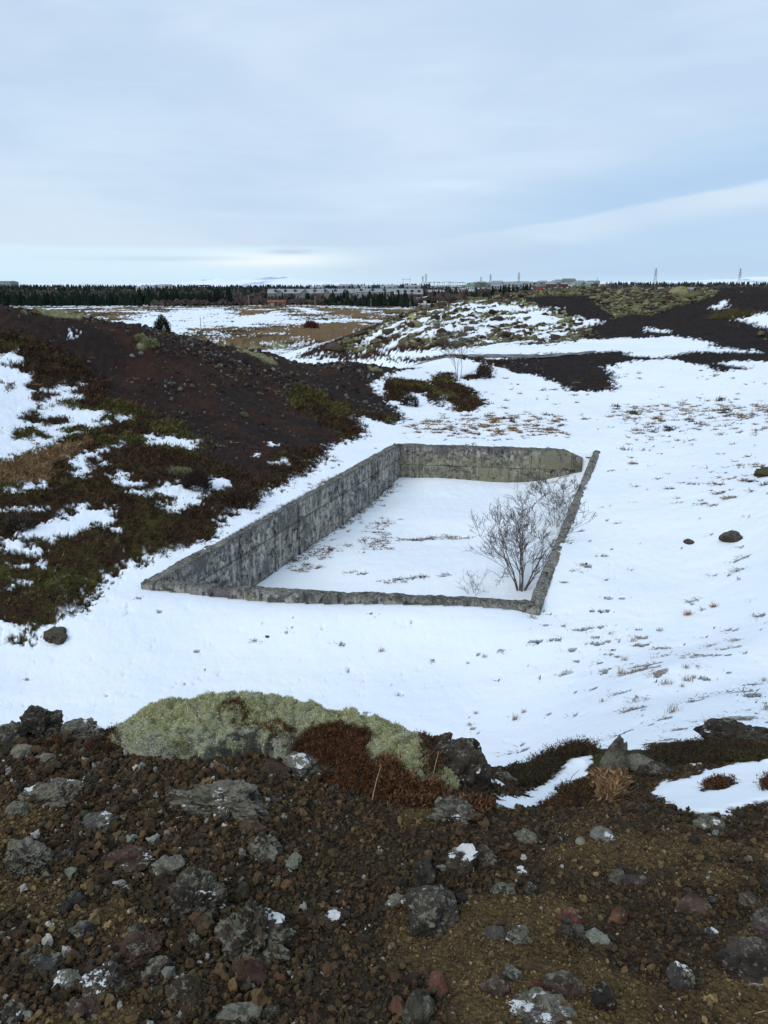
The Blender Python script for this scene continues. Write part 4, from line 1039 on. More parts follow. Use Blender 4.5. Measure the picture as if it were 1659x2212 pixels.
gable_house('warehouse', 1133, 820, 9, 8, 3.6, .5, simple('blue_cladding', (.09, .16, .27), .15, .5), RG, 'blue warehouse in front of the town', 'warehouse', None, 0, 0, -.2, 0, 0, True)
gable_house('warehouse', 1166, 780, 6, 6, 4.0, .5, simple('red_cladding', (.22, .06, .04), .15, .5), RG, 'bright red box building in front of the town', 'warehouse', None, 0, 0, -.2, 0, 0, True)
rnd = random.Random(3)
TW = [WW, WG, simple('cream_render', (.46, .42, .34), .15, .4), simple('mint_render', (.34, .42, .37), .15, .4), WD]
for k in range(46):
    px = rnd.uniform(1005, 1300); Y = rnd.uniform(820, 1180)
    gable_house('town_house', px, Y, rnd.uniform(8, 15), 8, rnd.uniform(3, 5.2), rnd.uniform(1, 2), rnd.choice(TW), rnd.choice([RW, RG, RGN, RW]), 'small pale house in the town climbing the far slope', 'house', 'houses of the far town', 0, 0, 0, rnd.randint(2, 4), rnd.uniform(-.5, .5))
for k in range(12):
    px = rnd.uniform(1340, 1520); Y = rnd.uniform(640, 700)
    gable_house('town_house', px, Y, rnd.uniform(8, 13), 8, rnd.uniform(2.6, 4), rnd.uniform(.8, 1.6), rnd.choice(TW), rnd.choice([RW, RW, RG]), 'pale house half hidden by conifers behind the right hill', 'house', 'houses behind the right hill', 0, 0, -.3, 3, rnd.uniform(-.4, .4))
for k in range(12):
    px = rnd.choice([rnd.uniform(640, 780), rnd.uniform(240, 430), rnd.uniform(780, 900)]); Y = rnd.uniform(640, 900)
    gable_house('town_house', px, Y, rnd.uniform(8, 13), 8, rnd.uniform(4, 6), rnd.uniform(.8, 1.6), rnd.choice(TW[:3]), rnd.choice([RW, RW, RG]), 'pale house showing between the trees of the far wood', 'house', 'houses in the far wood', 0, 0, 1.5, 3, rnd.uniform(-.4, .4))

# poles and pylons
POLE = simple('weathered_pole', (.20, .19, .175), .2, 1); STEEL = simple('galvanised_steel', (.25, .28, .32), .1, .3, .6)
for px, y0, y1, Y, lab in ((536, 637, 663, 345, 'tall timber pole on the plain left of the field hut'), (680, 640, 666, 350, 'timber pole on the plain right of the field hut'), (801, 645, 669, 330, 'timber pole in front of the conifer belt'),
                           (428, 684, 712, 170, 'short fence post on the snow beyond the left hill'), (886, 652, 664, 360, 'short pale pole at the end of the conifer belt'), (1289, 600, 618, 900, 'thin mast on the skyline right of the green roofed halls')):
    x, y, z = at_depth(px, Y); zt = P(px, y0, Y=Y)[2] + ZC; r_ = .16 * Y / 345 if Y < 600 else .35
    e = empty('pole', (x, y, z)); tag(e, lab, 'pole')
    MB().tube([(0, 0, -1), (0, 0, (zt - z) * .5), (0, 0, zt - z)], [r_, r_ * .85, r_ * .7], 7).build('shaft', POLE, e); MB().box((0, -.02, zt - z - .45), (r_ * 3.2, r_ * 1.2, r_ * 1.1)).build('cross_piece', POLE, e)
def pylon(px, ytop, Y, label, k=1.0, group=None):
    x, y, z = at_depth(px, Y); H_ = P(px, ytop, Y=Y)[2] + ZC - z; th = .17 * Y / 1430 * k
    e = empty('power_pylon', (x, y, z)); tag(e, label, 'pylon', group); mb = MB(); wb = H_ * .115
    hw = lambda t: wb * (1 - t) ** 1.35 * .9 + H_ * .012
    lv = [0, .22, .40, .54, .66, .76, .85, .93, 1.0]
    for sx_, sy_ in ((-1, -1), (1, -1), (1, 1), (-1, 1)):
        mb.tube([(sx_ * hw(t), sy_ * hw(t), H_ * t) for t in lv], th * 1.3, 4)
    for a_, b_ in zip(lv[:-1], lv[1:]):
        for s in (-1, 1):
            mb.tube([(-hw(a_), s * hw(a_), H_ * a_), (hw(b_), s * hw(b_), H_ * b_)], th * .7, 3); mb.tube([(hw(a_), s * hw(a_), H_ * a_), (-hw(b_), s * hw(b_), H_ * b_)], th * .7, 3)
    mb.build('lattice_tower', STEEL, e)
    for t, l in ((.60, .105), (.75, .135), (.90, .10)):
        m2 = MB()
        for s in (-1, 1):
            m2.tube([(0, 0, H_ * t), (s * H_ * l, 0, H_ * t + .1)], th, 4); m2.tube([(0, 0, H_ * (t + .035)), (s * H_ * l, 0, H_ * t + .1)], th * .8, 4); m2.tube([(s * H_ * l, 0, H_ * t), (s * H_ * l, 0, H_ * (t - .03))], th * .8, 4)
        m2.build('crossarm', STEEL, e)
pylon(1414, 579, 1430, 'tall pylon over the dark wood right of the town'); pylon(1595.5, 579.5, 1450, 'tall pylon on the skyline furthest right')
pylon(1120, 588, 1900, 'pylon standing on the wooded knoll above the town'); pylon(1059, 592, 2400, 'pylon left of the wooded knoll', 1.0)
pylon(1038.5, 597, 3000, 'smallest pylon in the pair left of the wooded knoll', 1.0); pylon(920, 591, 1700, 'taller of the two overlapping pylons at the substation'); pylon(913, 596, 2000, 'shorter of the two overlapping pylons at the substation')
def gantry(px, ytop, w, Y, label, group=None):
    x, y, z = at_depth(px, Y); H_ = P(px, ytop, Y=Y)[2] + ZC - z
    mb = MB()
    for s in (-1, 1): mb.tube([(s * w / 2, 0, -2), (s * w / 2, 0, H_)], .3, 5)
    mb.box((0, 0, H_ * .86), (w * 1.3, .5, .6))
    return tag(mb.build('substation_gantry', STEEL, loc=(x, y, z)), label, 'gantry', group)
gantry(878, 601, 13, 1500, 'lone tall two legged steel gantry left of the pylon pair')
for k in range(9):
    gantry(925 + k * 9.5 + random.uniform(-3, 3), 607 + random.uniform(0, 3), 9, 1400, 'small steel gantry in the substation row on the skyline', 'substation gantries')

# ------------------------------------------------------------------ the scoria shoulder at the photographer's feet
FC = []
def fp(*rows):
    for r in rows: FC.append(P(r[0], r[1], Y=r[2]))
fp((0, 2212, 1.2), (829, 2212, 1.2), (1659, 2212, 1.2), (0, 2050, 1.44), (829, 2060, 1.45), (1659, 2050, 1.42), (0, 1900, 1.74), (829, 1900, 1.76), (1659, 1900, 1.72),
   (0, 1750, 2.12), (450, 1750, 2.14), (829, 1750, 2.15), (1300, 1765, 2.2), (1659, 1775, 2.15), (100, 1650, 2.45), (450, 1650, 2.48), (760, 1690, 2.4), (1000, 1715, 2.3), (1100, 1742, 2.35),
   (80, 1580, 2.75), (-60, 1585, 2.7), (250, 1595, 2.72), (450, 1600, 2.72), (700, 1605, 2.75), (900, 1640, 2.6), (500, 1562, 2.92), (1000, 1640, 2.65), (1150, 1720, 2.65), (1200, 1700, 2.85), (1120, 1668, 3.1),
   (1300, 1690, 2.95), (1400, 1622, 3.5), (1400, 1606, 3.8), (1550, 1680, 2.8), (1600, 1650, 2.95), (1600, 1602, 3.5), (1250, 1622, 3.35), (1170, 1655, 3.2), (1750, 1650, 2.9), (1750, 1600, 3.4), (1720, 1760, 2.2), (-80, 1760, 2.1), (-80, 1900, 1.7))
FC += [(-2.4, 3.3, -2.3), (-1.6, 3.3, -2.25), (-.8, 3.5, -2.4), (0, 3.6, -2.6), (.6, 3.9, -2.95), (1.4, 4.35, -3.05), (2.3, 4.2, -2.9), (3, 4.3, -2.9), (-2.4, 4.4, -3.4), (-1, 4.5, -3.5), (0, 4.6, -3.6), (1.2, 5.0, -3.7), (2.6, 5, -3.7),
       (0, .5, -1.38), (-1.5, .5, -1.38), (1.5, .5, -1.38), (-2.4, 1.5, -1.5), (2.6, 1.5, -1.5)]
FC = np.array(FC); _m = len(FC)
_B = np.zeros((_m + 3, _m + 3)); _B[:_m, :_m] = _tps(((FC[:, None, :2] - FC[None, :, :2]) ** 2).sum(-1)) + np.eye(_m) * 2e-3
_B[:_m, _m] = 1; _B[:_m, _m + 1:] = FC[:, :2]; _B[_m, :_m] = 1; _B[_m + 1:, :_m] = FC[:, :2].T
_v = np.linalg.solve(_B, np.concatenate([FC[:, 2], [0, 0, 0]]))
def fg0(X, Y):
    X = np.asarray(X, float); Y = np.asarray(Y, float); sh = X.shape; q = np.stack([X.ravel(), Y.ravel()], -1); out = np.empty(len(q))
    for s in range(0, len(q), 40000):
        b = q[s:s + 40000]; r2 = ((b[:, None] - FC[None, :, :2]) ** 2).sum(-1)
        out[s:s + 40000] = _tps(r2) @ _v[:_m] + _v[_m] + b @ _v[_m + 1:]
    return out.reshape(sh)
fhit = lambda pts: hit(pts, fg0, .6, 5.0, 1200)
def ftri(poly):
    out = [None] * len(poly); idx = [i for i, p in enumerate(poly) if len(p) == 2]
    if idx:
        for i, q in zip(idx, fhit([poly[i] for i in idx])): out[i] = q[:2]
    for i, p in enumerate(poly):
        if len(p) == 3: out[i] = np.array(P(p[0], p[1], Y=p[2])[:2])
    return np.array(out)

fx = np.arange(-2.5, 2.9, .0105); fy = np.arange(.45, 5.0, .0105)
FXg, FYg = np.meshgrid(fx, fy); FZ = fg0(FXg, FYg)
f1 = fbm2(FXg / .5, FYg / .5, 4, 201); f2 = fbm2(FXg / .11, FYg / .11, 3, 205); f3 = fbm2(FXg / .03, FYg / .03, 2, 209)
MOUND = ftri([(232, 1585, 2.62), (262, 1628), (330, 1642), (450, 1648), (560, 1634), (640, 1644), (690, 1672), (760, 1692), (850, 1725), (955, 1738), (985, 1705), (960, 1650, 2.62), (900, 1590, 2.78), (830, 1545, 2.95), (740, 1530, 3.0), (620, 1520, 3.02), (480, 1520, 3.02), (370, 1530, 2.95), (285, 1555, 2.8)])
def psd(poly): return poly_sd(FXg, FYg, poly)
sdM = psd(MOUND)
def ffld(poly, w=.06): return np.clip(psd(ftri(poly)) / w, -1, 1)
fsnow = -np.ones_like(FXg)
for p in ([(1068, 1735), (1100, 1750), (1170, 1742), (1215, 1705), (1240, 1690), (1275, 1658), (1288, 1632), (1240, 1636), (1225, 1640), (1195, 1676), (1150, 1700), (1120, 1722), (1080, 1722)], [(1400, 1712), (1440, 1690), (1490, 1682), (1540, 1660), (1600, 1648), (1760, 1640), (1760, 1712), (1600, 1745), (1580, 1757), (1500, 1755), (1440, 1742), (1430, 1725)],
          [(1485, 1652), (1530, 1640), (1520, 1655)], [(1630, 2105), (1660, 2095), (1700, 2110), (1690, 2140), (1640, 2130)], [(1068, 1690), (1092, 1680), (1085, 1700)]):
    fsnow = np.maximum(fsnow, ffld(p))
fsnow = np.minimum(fsnow, -ffld([(1510, 1700), (1560, 1683), (1592, 1690), (1560, 1705), (1520, 1712)], .05))
fsn = sstep(-.05, .15, fsnow + .7 * f2 + .4 * f1 + .6 * f3)
fsn = np.maximum(fsn, sstep(0, .1, (FYg - 3.3 - .25 * (FXg > .2)) * 2 + f1 + .4 * f2))      # snow again over the back of the shoulder
ochre = sstep(.02, .3, f1 + .25 * fbm2(FXg / 1.1, FYg / 1.1, 2, 220) + .30 * sstep(-.2, .9, FXg) * sstep(2.3, 1.5, FYg) - .02) * (FYg < 2.3)
green = sstep(.1, .4, fbm2(FXg / .35, FYg / .35, 3, 231) + .5 * ffld([(1130, 1650), (1250, 1615), (1660, 1600), (1700, 1650), (1300, 1680), (1200, 1690)], .2) + .15) * sstep(2.75, 3.0, FYg) * (FXg > .3)
FZ2 = FZ + .020 * f1 * (1 - fsn * .7) + .010 * f2 * (1 - fsn) + .006 * f3 * (1 - fsn) + fsn * (.010 * sstep(-.1, .9, fsnow) + .004 * f2) + green * .03 * np.abs(f2)
def fz(X, Y):
    c = (np.asarray(X) - fx[0]) / .0105; r = (np.asarray(Y) - fy[0]) / .0105
    r0 = np.clip(np.floor(r).astype(int), 0, len(fy) - 2); c0 = np.clip(np.floor(c).astype(int), 0, len(fx) - 2); fr = np.clip(r - r0, 0, 1); fc = np.clip(c - c0, 0, 1)
    return FZ2[r0, c0] * (1 - fr) * (1 - fc) + FZ2[r0 + 1, c0] * fr * (1 - fc) + FZ2[r0, c0 + 1] * (1 - fr) * fc + FZ2[r0 + 1, c0 + 1] * fr * fc
def fat(A, X, Y):
    return A[np.clip(np.rint((Y - fy[0]) / .0105).astype(int), 0, len(fy) - 1), np.clip(np.rint((X - fx[0]) / .0105).astype(int), 0, len(fx) - 1)]
FGM, nt, b = new_mat('scoria_gravel', .95, .15); N = NT(nt)
pos_ = N.n('ShaderNodeNewGeometry').outputs['Position']
vd = N.voro(pos_, 95.); vcol = N.voro(pos_, 95., 'Color'); n1 = N.noise(pos_, 9, 5); n2 = N.noise(pos_, 60, 4, .7)
gcol = N.mix(N.ss(n1, .35, .65), (.028, .019, .0115), (.048, .032, .018)); gcol = N.mix(N.m('MULTIPLY', N.ss(vcol, .5, .9), .6), gcol, (.045, .038, .032))
och = N.mix(N.ss(n2, .35, .7), (.070, .045, .017), (.155, .105, .045)); gcol = N.mix(N.m('MULTIPLY', N.attr('ochre'), .9), gcol, och)
gcol = N.mix(N.attr('green'), gcol, N.mix(N.ss(n2, .4, .65), (.03, .028, .014), (.075, .07, .02)))
gcol = N.mix(N.attr('snow'), gcol, SNOW)
N.L(gcol, b.inputs['Base Color'])
N.bump(N.m('MULTIPLY', N.m('ADD', N.m('MULTIPLY', vd, -1.), n2), N.m('SUBTRACT', 1., N.m('MULTIPLY', N.attr('snow'), .9))), 1.0, .012, b)
n_r, n_c_ = FXg.shape; ii = np.arange(n_r * n_c_).reshape(n_r, n_c_)
q = np.stack([ii[:-1, :-1], ii[:-1, 1:], ii[1:, 1:], ii[1:, :-1]], -1).reshape(-1, 4)
tag(link('scoria_slope', mesh_np('scoria_slope', np.stack([FXg, FYg, FZ2 + ZC], -1).reshape(-1, 3), q, True, dict(snow=fsn.ravel(), ochre=ochre.ravel(), green=green.ravel())), FGM), kind='structure')

# gravel
GRAV = attr_mat('gravel_stone', .4, 70, .95, .004)
n = 175000
X = RNG.uniform(-2.45, 2.8, n); Y = RNG.uniform(.55, 3.4, n)
keep = ((np.abs(X) < .60 * Y + .2) | (RNG.random(n) < .5)) & ((Y > 1.0) | (RNG.random(n) < .5)) & (fat(sdM, X, Y) < .01) & (fat(fsn, X, Y) < .3) & ~((Y > 2.9) & (X < .4)) & (fat(green, X, Y) < .55)
X, Y = X[keep], Y[keep]; n = len(X)
oc = fat(ochre, X, Y); left = sstep(.3, -1.0, X)
r_ = (.0036 + .0018 * left) * np.exp(RNG.normal(0, .48, n)) * (1 - .38 * oc); r_ = np.clip(r_, .0024, .02)
cl = pick_cols(n, [(.062, .042, .023), (.053, .036, .021), (.042, .033, .023), (.074, .048, .026), (.055, .035, .020), (.034, .029, .023), (.070, .050, .027), (.068, .037, .022)], .30)
co_ = pick_cols(n, [(.13, .088, .038), (.17, .12, .055), (.10, .065, .03), (.075, .05, .03)], .25)
m_ = RNG.random(n) < oc * .85; cl = np.where(m_[:, None], co_ * .9, cl * np.array([.94, .92, .80]))
m_ = RNG.random(n) < .012 + .03 * left; cl = np.where(m_[:, None], pick_cols(n, [(.22, .215, .18), (.30, .28, .25), (.16, .17, .14)]), cl)
pz = np.stack([X, Y, fz(X, Y) + ZC + r_ * RNG.uniform(-.1, 1.0, n)], -1)
small = r_ < .0046
pa = [stamp(stone_protos(8, 1, .6), pz[small], r_[small] * 1.15, rot_mats(small.sum()), cl[small]), stamp(stone_protos(12, 2, .72), pz[~small], r_[~small], rot_mats((~small).sum()), cl[~small])]
v, f, cc = join(pa)
tag(link('gravel', mesh_np('gravel', v, f, False, dict(tint=cc)), GRAV), 'loose brown and ochre scoria gravel covering the foreground slope', 'gravel', kind='stuff')

# rocks
def fg_place(px, py, w, h):
    base = fhit([(px, py + h * .42)])[0]; s = pxm(base[1], base[2]); return base, w / s, h / s
def rock(px, py, w, h, label, base=(.05, .043, .037), lich=.35, white=0., moss=None, seed=None, name='lava_rock', cat='rock', tall=1.0, rough=.36, deep=.85, parts=None):
    seed = seed or int(px * 7 + py) % 997
    bpos, wm_, hm2 = fg_place(px, py, w, h)
    dm = wm_ * deep
    hr = max(.32 * wm_, (hm2 - dm * .45) / .78) * tall
    o = link(name, boulder_mesh(name, wm_ * 1.04, dm, hr * 1.15, seed, 5 if w > 85 else 4, rough), rock_mat(base, lich, white, moss))
    x, y = bpos[0], bpos[1] + dm * .36
    o.location = (x, y, float(fz(x, y)) + ZC - hr * .28); o.rotation_euler.z = (seed % 63) / 10.
    if deep != .85 or w / max(h, 1) > 1.7: o.rotation_euler.z = (seed % 9 - 4) * .06
    return tag(o, label, cat)
BRN = (.062, .042, .025); RED = (.12, .040, .026); DRK = (.036, .030, .024); GRY = (.060, .053, .044); PAL = (.21, .205, .17); MAU = (.075, .055, .05)
rk = rock
rk(420, 1935, 112, 118, 'large lichen bearded boulder with a dab of snow, left boulder of the big pair', GRY, .62, .35)
rk(537, 2008, 140, 138, 'largest dark craggy boulder of the big pair, speckled with pale lichen', DRK, .55, .12, rough=.46)
rk(570, 1834, 74, 56, 'dark rock with a pale lichen cap behind the big boulder pair', DRK, .55, .10)
rk(632, 1861, 40, 29, 'round pale green lichen ball right of the lichen capped rock', (.13, .14, .115), .9, .05)
rk(42, 1852, 96, 78, 'grey lichen crusted rock at the left edge of the gravel', GRY, .7, .08)
rk(265, 1862, 88, 46, 'flat reddish rock topped with two white crusts', (.075, .04, .03), .2, .42)
rk(352, 1876, 70, 24, 'low pale lichen slab just above the big boulder pair', (.08, .078, .07), .75, .2)
rk(296, 2050, 88, 66, 'red brown scoria block left of the largest craggy boulder', (.075, .042, .032), .1)
rk(216, 2122, 88, 66, 'black rock flecked with white lichen low on the left', DRK, .4, .28)
rk(140, 2118, 66, 52, 'chalky lichen covered rock beside the black flecked rock', (.17, .17, .15), .85, .28)
rk(96, 2080, 62, 50, 'slate grey rock near the bottom left corner', (.055, .058, .06), .2)
rk(172, 2012, 44, 40, 'bluish rock with pinkish lichen on its right shoulder', (.06, .062, .066), .4, .15)
rk(414, 2027, 28, 27, 'small pale speckled stone between the big boulder pair and the red brown block', (.13, .12, .105), .6, name='stone', cat='stone')
rk(440, 1995, 46, 42, 'mossy brown stone tucked under the bearded boulder', (.07, .052, .028), .1, name='stone', cat='stone')
rk(512, 2200, 78, 30, 'pale lichen slab cut by the bottom edge left of centre', (.12, .115, .10), .7)
rk(536, 2100, 80, 40, 'flat dark red scoria slab below the largest craggy boulder', (.05, .022, .018), .0, rough=.25)
rk(720, 1980, 52, 26, 'small rock with a bright white tip near the centre', (.06, .055, .05), .3, .75)
rk(668, 1978, 42, 28, 'dark brown stone left of the white tipped rock', (.035, .024, .02), .0, name='stone', cat='stone')
rk(395, 2155, 86, 56, 'broad brown stone near the bottom edge left of centre', BRN, .12, name='stone', cat='stone')
rk(330, 2095, 60, 46, 'dark rock in the hollow under the red brown block', DRK, .35, .1)
rk(165, 2185, 74, 46, 'dark reddish block at the bottom left', (.05, .03, .026), .15)
rk(20, 2190, 58, 50, 'white speckled rock in the bottom left corner', GRY, .6, .3)
rk(60, 2060, 52, 40, 'mossy dark rock left of the slate grey one', (.045, .042, .032), .25)
rk(290, 2010, 40, 30, 'greenish stone above the red brown block', (.05, .05, .042), .2, name='stone', cat='stone')
rk(540, 1790, 50, 24, 'dim brown rock in front of the lichen shelf rock', BRN, .15)
rk(936, 1978, 132, 92, 'big black boulder with an orange moss tuft on its left end', (.034, .031, .028), .34, .06, None, rough=.3)
rk(1000, 1856, 64, 82, 'upright rock half covered by a white crust in the middle distance', GRY, .5, .85)
rk(1048, 1850, 46, 58, 'grey rock flecked with white leaning on the white crusted one', GRY, .6, .5)
rk(1256, 1820, 26, 20, 'smooth beige stone alone on the gravel right of centre', (.25, .24, .18), .1, name='stone', cat='stone', rough=.15)
rk(1306, 1814, 56, 21, 'flat pale grey rock right of the beige stone', (.19, .20, .19), .5, .2)
rk(1376, 1905, 48, 24, 'dark wedge shaped slab right of centre', (.05, .04, .037), .1, rough=.22)
rk(1338, 1893, 46, 34, 'greenish grey rock touching the dark wedge shaped slab', (.06, .062, .052), .3)
rk(1236, 1985, 50, 40, 'brick red scoria stone right of the big black boulder', (.17, .048, .032), .05, name='stone', cat='stone')
rk(1344, 1978, 42, 32, 'rust orange scoria stone right of the brick red one', (.15, .06, .03), .05, name='stone', cat='stone')
rk(1124, 2033, 56, 25, 'low rock with a pale blue lichen tip', (.07, .07, .066), .5, .5)
rk(1074, 2018, 46, 34, 'charcoal stone left of the rock with the pale tip', (.045, .043, .045), .1, name='stone', cat='stone')
rk(1299, 2025, 46, 40, 'mint grey lichen stone below the brick red stone', (.22, .26, .23), .6, name='stone', cat='stone')
rk(1252, 2012, 30, 18, 'tiny flat green grey stone beside the mint grey one', (.13, .145, .12), .3, name='stone', cat='stone')
rk(1655, 1992, 60, 70, 'pale spotted rock cut by the right edge', (.10, .085, .08), .6, .15)
rk(1640, 2080, 150, 78, 'long dark overhanging slab at the right edge', (.038, .030, .028), .12, 0, None, rough=.3, deep=.7)
rk(1474, 2110, 54, 62, 'blue grey jagged rock in the lower right', (.06, .063, .06), .4, .08)
rk(1228, 2126, 72, 62, 'brown rock with a lichen streak on its right side', (.06, .044, .036), .35, .18)
rk(1309, 2160, 56, 50, 'pitch black rock near the bottom edge right of centre', (.022, .020, .019), .1)
rk(941, 2128, 52, 42, 'dull red scoria stone below the big black boulder', (.12, .042, .03), .05, name='stone', cat='stone')
rk(1071, 2138, 52, 42, 'square brown block in the bottom centre', (.072, .05, .04), .1)
rk(1179, 2200, 112, 44, 'lichen freckled grey boulder cut by the bottom edge', (.08, .076, .072), .62, .08)
rk(1212, 2178, 32, 26, 'orange stone perched behind the freckled boulder', (.23, .08, .035), .05, name='stone', cat='stone')
rk(902, 2180, 66, 54, 'dark olive rock at the bottom edge left of the square block', (.045, .046, .036), .25)
rk(1109, 2114, 42, 28, 'dark green grey chip above the square brown block', (.05, .056, .048), .2, name='stone', cat='stone')
rk(1164, 2138, 32, 22, 'small wine red stone between the square block and the streaked rock', (.13, .035, .026), .0, name='stone', cat='stone')
rk(917, 1888, 60, 62, 'dark shapeless clinker above the big black boulder', (.036, .034, .032), .2)
rk(1089, 1925, 48, 22, 'grey lichen crust right of the big black boulder', (.09, .088, .08), .7, .1)
rk(1129, 1879, 28, 18, 'small pinkish stone with white dots', (.12, .08, .07), .5, .3, name='stone', cat='stone')
rk(858, 1950, 46, 24, 'white dotted lichen stone left of the big black boulder', (.12, .11, .10), .6, .35, name='stone', cat='stone')
rk(1505, 1955, 70, 30, 'reddish ridge of clinker at the lower right', (.07, .04, .032), .1, .06)
rk(1542, 2012, 22, 16, 'small stone with a snow white corner at the right', (.06, .05, .045), .1, .7, name='stone', cat='stone')
rk(1630, 1945, 56, 34, 'dark brown rock above the pale spotted one', BRN, .1)
# crest rocks
rk(80, 1556, 92, 84, 'dark knobbly rock on the crest at the far left', (.05, .046, .038), .5, .08, rough=.4)
rk(168, 1570, 96, 66, 'silver grey lichen rock on the crest right of the knobbly one', (.085, .083, .078), .72, .12)
rk(12, 1588, 60, 60, 'low rock on the crest cut by the left edge', GRY, .5, .2)
rk(225, 1560, 60, 40, 'blackish crest rock touching the left end of the moss mound', DRK, .3)
rk(470, 1731, 178, 72, 'long lichen shelf rock lying in the gravel below the moss mound', (.085, .08, .068), .85, .15, rough=.42, deep=.45)
rk(105, 1720, 108, 54, 'pinkish lichen rock with white spots at the left', (.10, .075, .065), .6, .30)
rk(188, 1690, 38, 30, 'small black stone above the pinkish lichen rock', DRK, .2, .05, name='stone', cat='stone')
rk(195, 1781, 82, 42, 'slate rock with a pale right end below the pinkish one', (.06, .06, .062), .4, .1)
rk(38, 1625, 50, 32, 'flat beige stone at the left under the crest', (.22, .20, .15), .5, name='stone', cat='stone', rough=.25)
rk(92, 1640, 42, 24, 'second flat beige stone right of the first, under the crest', (.23, .21, .165), .5, name='stone', cat='stone', rough=.25)
rk(655, 1648, 78, 64, 'pale lichen encrusted rock under the right tip of the grey moss', (.15, .15, .135), .8, .3)
rk(418, 1647, 34, 28, 'rough dark stone under the front of the moss mound', (.05, .038, .032), .2, name='stone', cat='stone')
rk(590, 1660, 62, 36, 'dark red brown stone below the moss mound', (.05, .028, .022), .0, name='stone', cat='stone')
rk(30, 1750, 50, 40, 'greenish lichen stone at the left edge', (.09, .095, .075), .6, name='stone', cat='stone')
rk(978, 1760, 96, 44, 'buried rock with a pale lichen rim in front of the crag', (.06, .058, .05), .5, .06)
rk(990, 1640, 112, 118, 'tall dark lava crag at the right end of the moss mound', (.042, .034, .03), .38, .05, tall=1.0, rough=.30, deep=.9)
rk(955, 1610, 50, 62, 'blunt reddish knob on the left shoulder of the tall crag', (.05, .03, .025), .3)
_sl = rk(1315, 1652, 62, 84, 'leaning pale lichen slab rising among the heather on the right', (.13, .13, .105), .6, .0, None, rough=.36, deep=.6, tall=1.15)
_sl.rotation_euler = (0, R(14), .2)
rk(1380, 1654, 68, 34, 'mint green lichen cushion rock right of the leaning slab', (.18, .20, .155), .9, name='lava_rock')
rk(1600, 1588, 124, 42, 'jet black lava rock on the crest at the right edge', (.022, .021, .021), .12, .02, deep=.6, rough=.42)
rk(1544, 1773, 64, 46, 'lichen rock just below the right snow patch', (.10, .105, .085), .6, .05)
rk(1140, 1806, 48, 36, 'grey clinker rock in front of the snow hollow', (.07, .066, .06), .45, .08)
rk(1420, 1668, 60, 24, 'dark stone behind the right snow patch', (.035, .03, .026), .2, name='stone', cat='stone')
rk(1092, 1672, 46, 34, 'dark lichen dotted rock at the foot of the tall crag', (.045, .04, .034), .5, .1)
# fist sized loose stones, all alike
lm = []
for k in range(12):
    me_ = boulder_mesh('loose_stone', 1, .85, .62, 700 + k, 3, .40)
    me_.materials.append([rock_mat((.055, .04, .03), .12), rock_mat((.045, .04, .036), .25), rock_mat((.07, .042, .03), .08), rock_mat((.06, .052, .044), .45, .1)][k % 4]); lm.append(me_)
cnt = 0
while cnt < 95:
    y = random.uniform(1.15, 2.7); x = random.uniform(-.58 * y - .1, .58 * y + .1)
    if fat(sdM, np.array([x]), np.array([y]))[0] > -.02 or fat(fsn, np.array([x]), np.array([y]))[0] > .2: continue
    if x > 0 and random.random() < .45: continue
    s = random.choice((.024, .028, .032, .038, .046)) * random.uniform(.8, 1.2)
    o = link('loose_stone', random.choice(lm), None, None, (x, y, float(fz(x, y)) + ZC - s * .12)); o.scale = (s, s, s * random.uniform(.8, 1.2)); o.rotation_euler = (random.uniform(-.4, .4), random.uniform(-.4, .4), random.uniform(0, 6.28))
    tag(o, 'egg sized brown scoria stone lying loose among the finer gravel', 'stone', 'egg sized loose stones on the gravel'); cnt += 1

# ------------------------------------------------------------------ moss mound
mx = np.arange(MOUND[:, 0].min() - .05, MOUND[:, 0].max() + .05, .006); my = np.arange(MOUND[:, 1].min() - .05, MOUND[:, 1].max() + .05, .006)
MX, MY = np.meshgrid(mx, my); sdm = poly_sd(MX, MY, MOUND)
sdm = sdm + .035 * fbm2(MX / .16, MY / .16, 3, 301)
wv = np.clip(sdm / .25, 0, 1); prof = np.sqrt(np.clip(1 - (1 - wv) ** 2.2, 0, 1))
lump = fbm2(MX / .13, MY / .13, 3, 305); lump2 = fbm2(MX / .05, MY / .05, 2, 309)
hgt = .085 * sstep(.55, -.35, MX) + .085
mh = hgt * prof * (1 + .16 * fbm2(MX / .35, MY / .35, 2, 311)) + prof * (.058 * lump - .036 * np.exp(-(fbm2(MX / .16, MY / .16, 2, 313) / .10) ** 2) - .016 * np.exp(-(fbm2(MX / .07, MY / .07, 2, 317) / .12) ** 2) + .014 * lump2)
mz = fg0(MX, MY) + np.where(sdm > 0, mh, -.06) 
MOSS_SURF = mz
grey = np.clip(.62 * sstep(.30, .0, sdm / .28 + .5 * fbm2(MX / .12, (MY + 1.6 * mz) / .12, 3, 324)) * (MY < 2.8) * sstep(.2, -.1, MX) + .8 * fbm2(MX / .18, (MY + 1.6 * mz) / .18, 3, 320), 0, 1)
_surf = lambda A, B: np.maximum(np.where((A > mx[0]) & (A < mx[-1]) & (B > my[0]) & (B < my[-1]), mz[np.clip(np.rint((B - my[0]) / .006).astype(int), 0, len(my) - 1), np.clip(np.rint((A - mx[0]) / .006).astype(int), 0, len(mx) - 1)], -99), fz(A, B))
def stri(poly):
    out = [None] * len(poly); idx = [i for i, p in enumerate(poly) if len(p) == 2]
    if idx:
        for i, q in zip(idx, hit([poly[i] for i in idx], _surf, .6, 5.0, 1200)): out[i] = q[:2]
    for i, p in enumerate(poly):
        if len(p) == 3: out[i] = np.array(P(p[0], p[1], Y=p[2])[:2])
    return np.array(out)
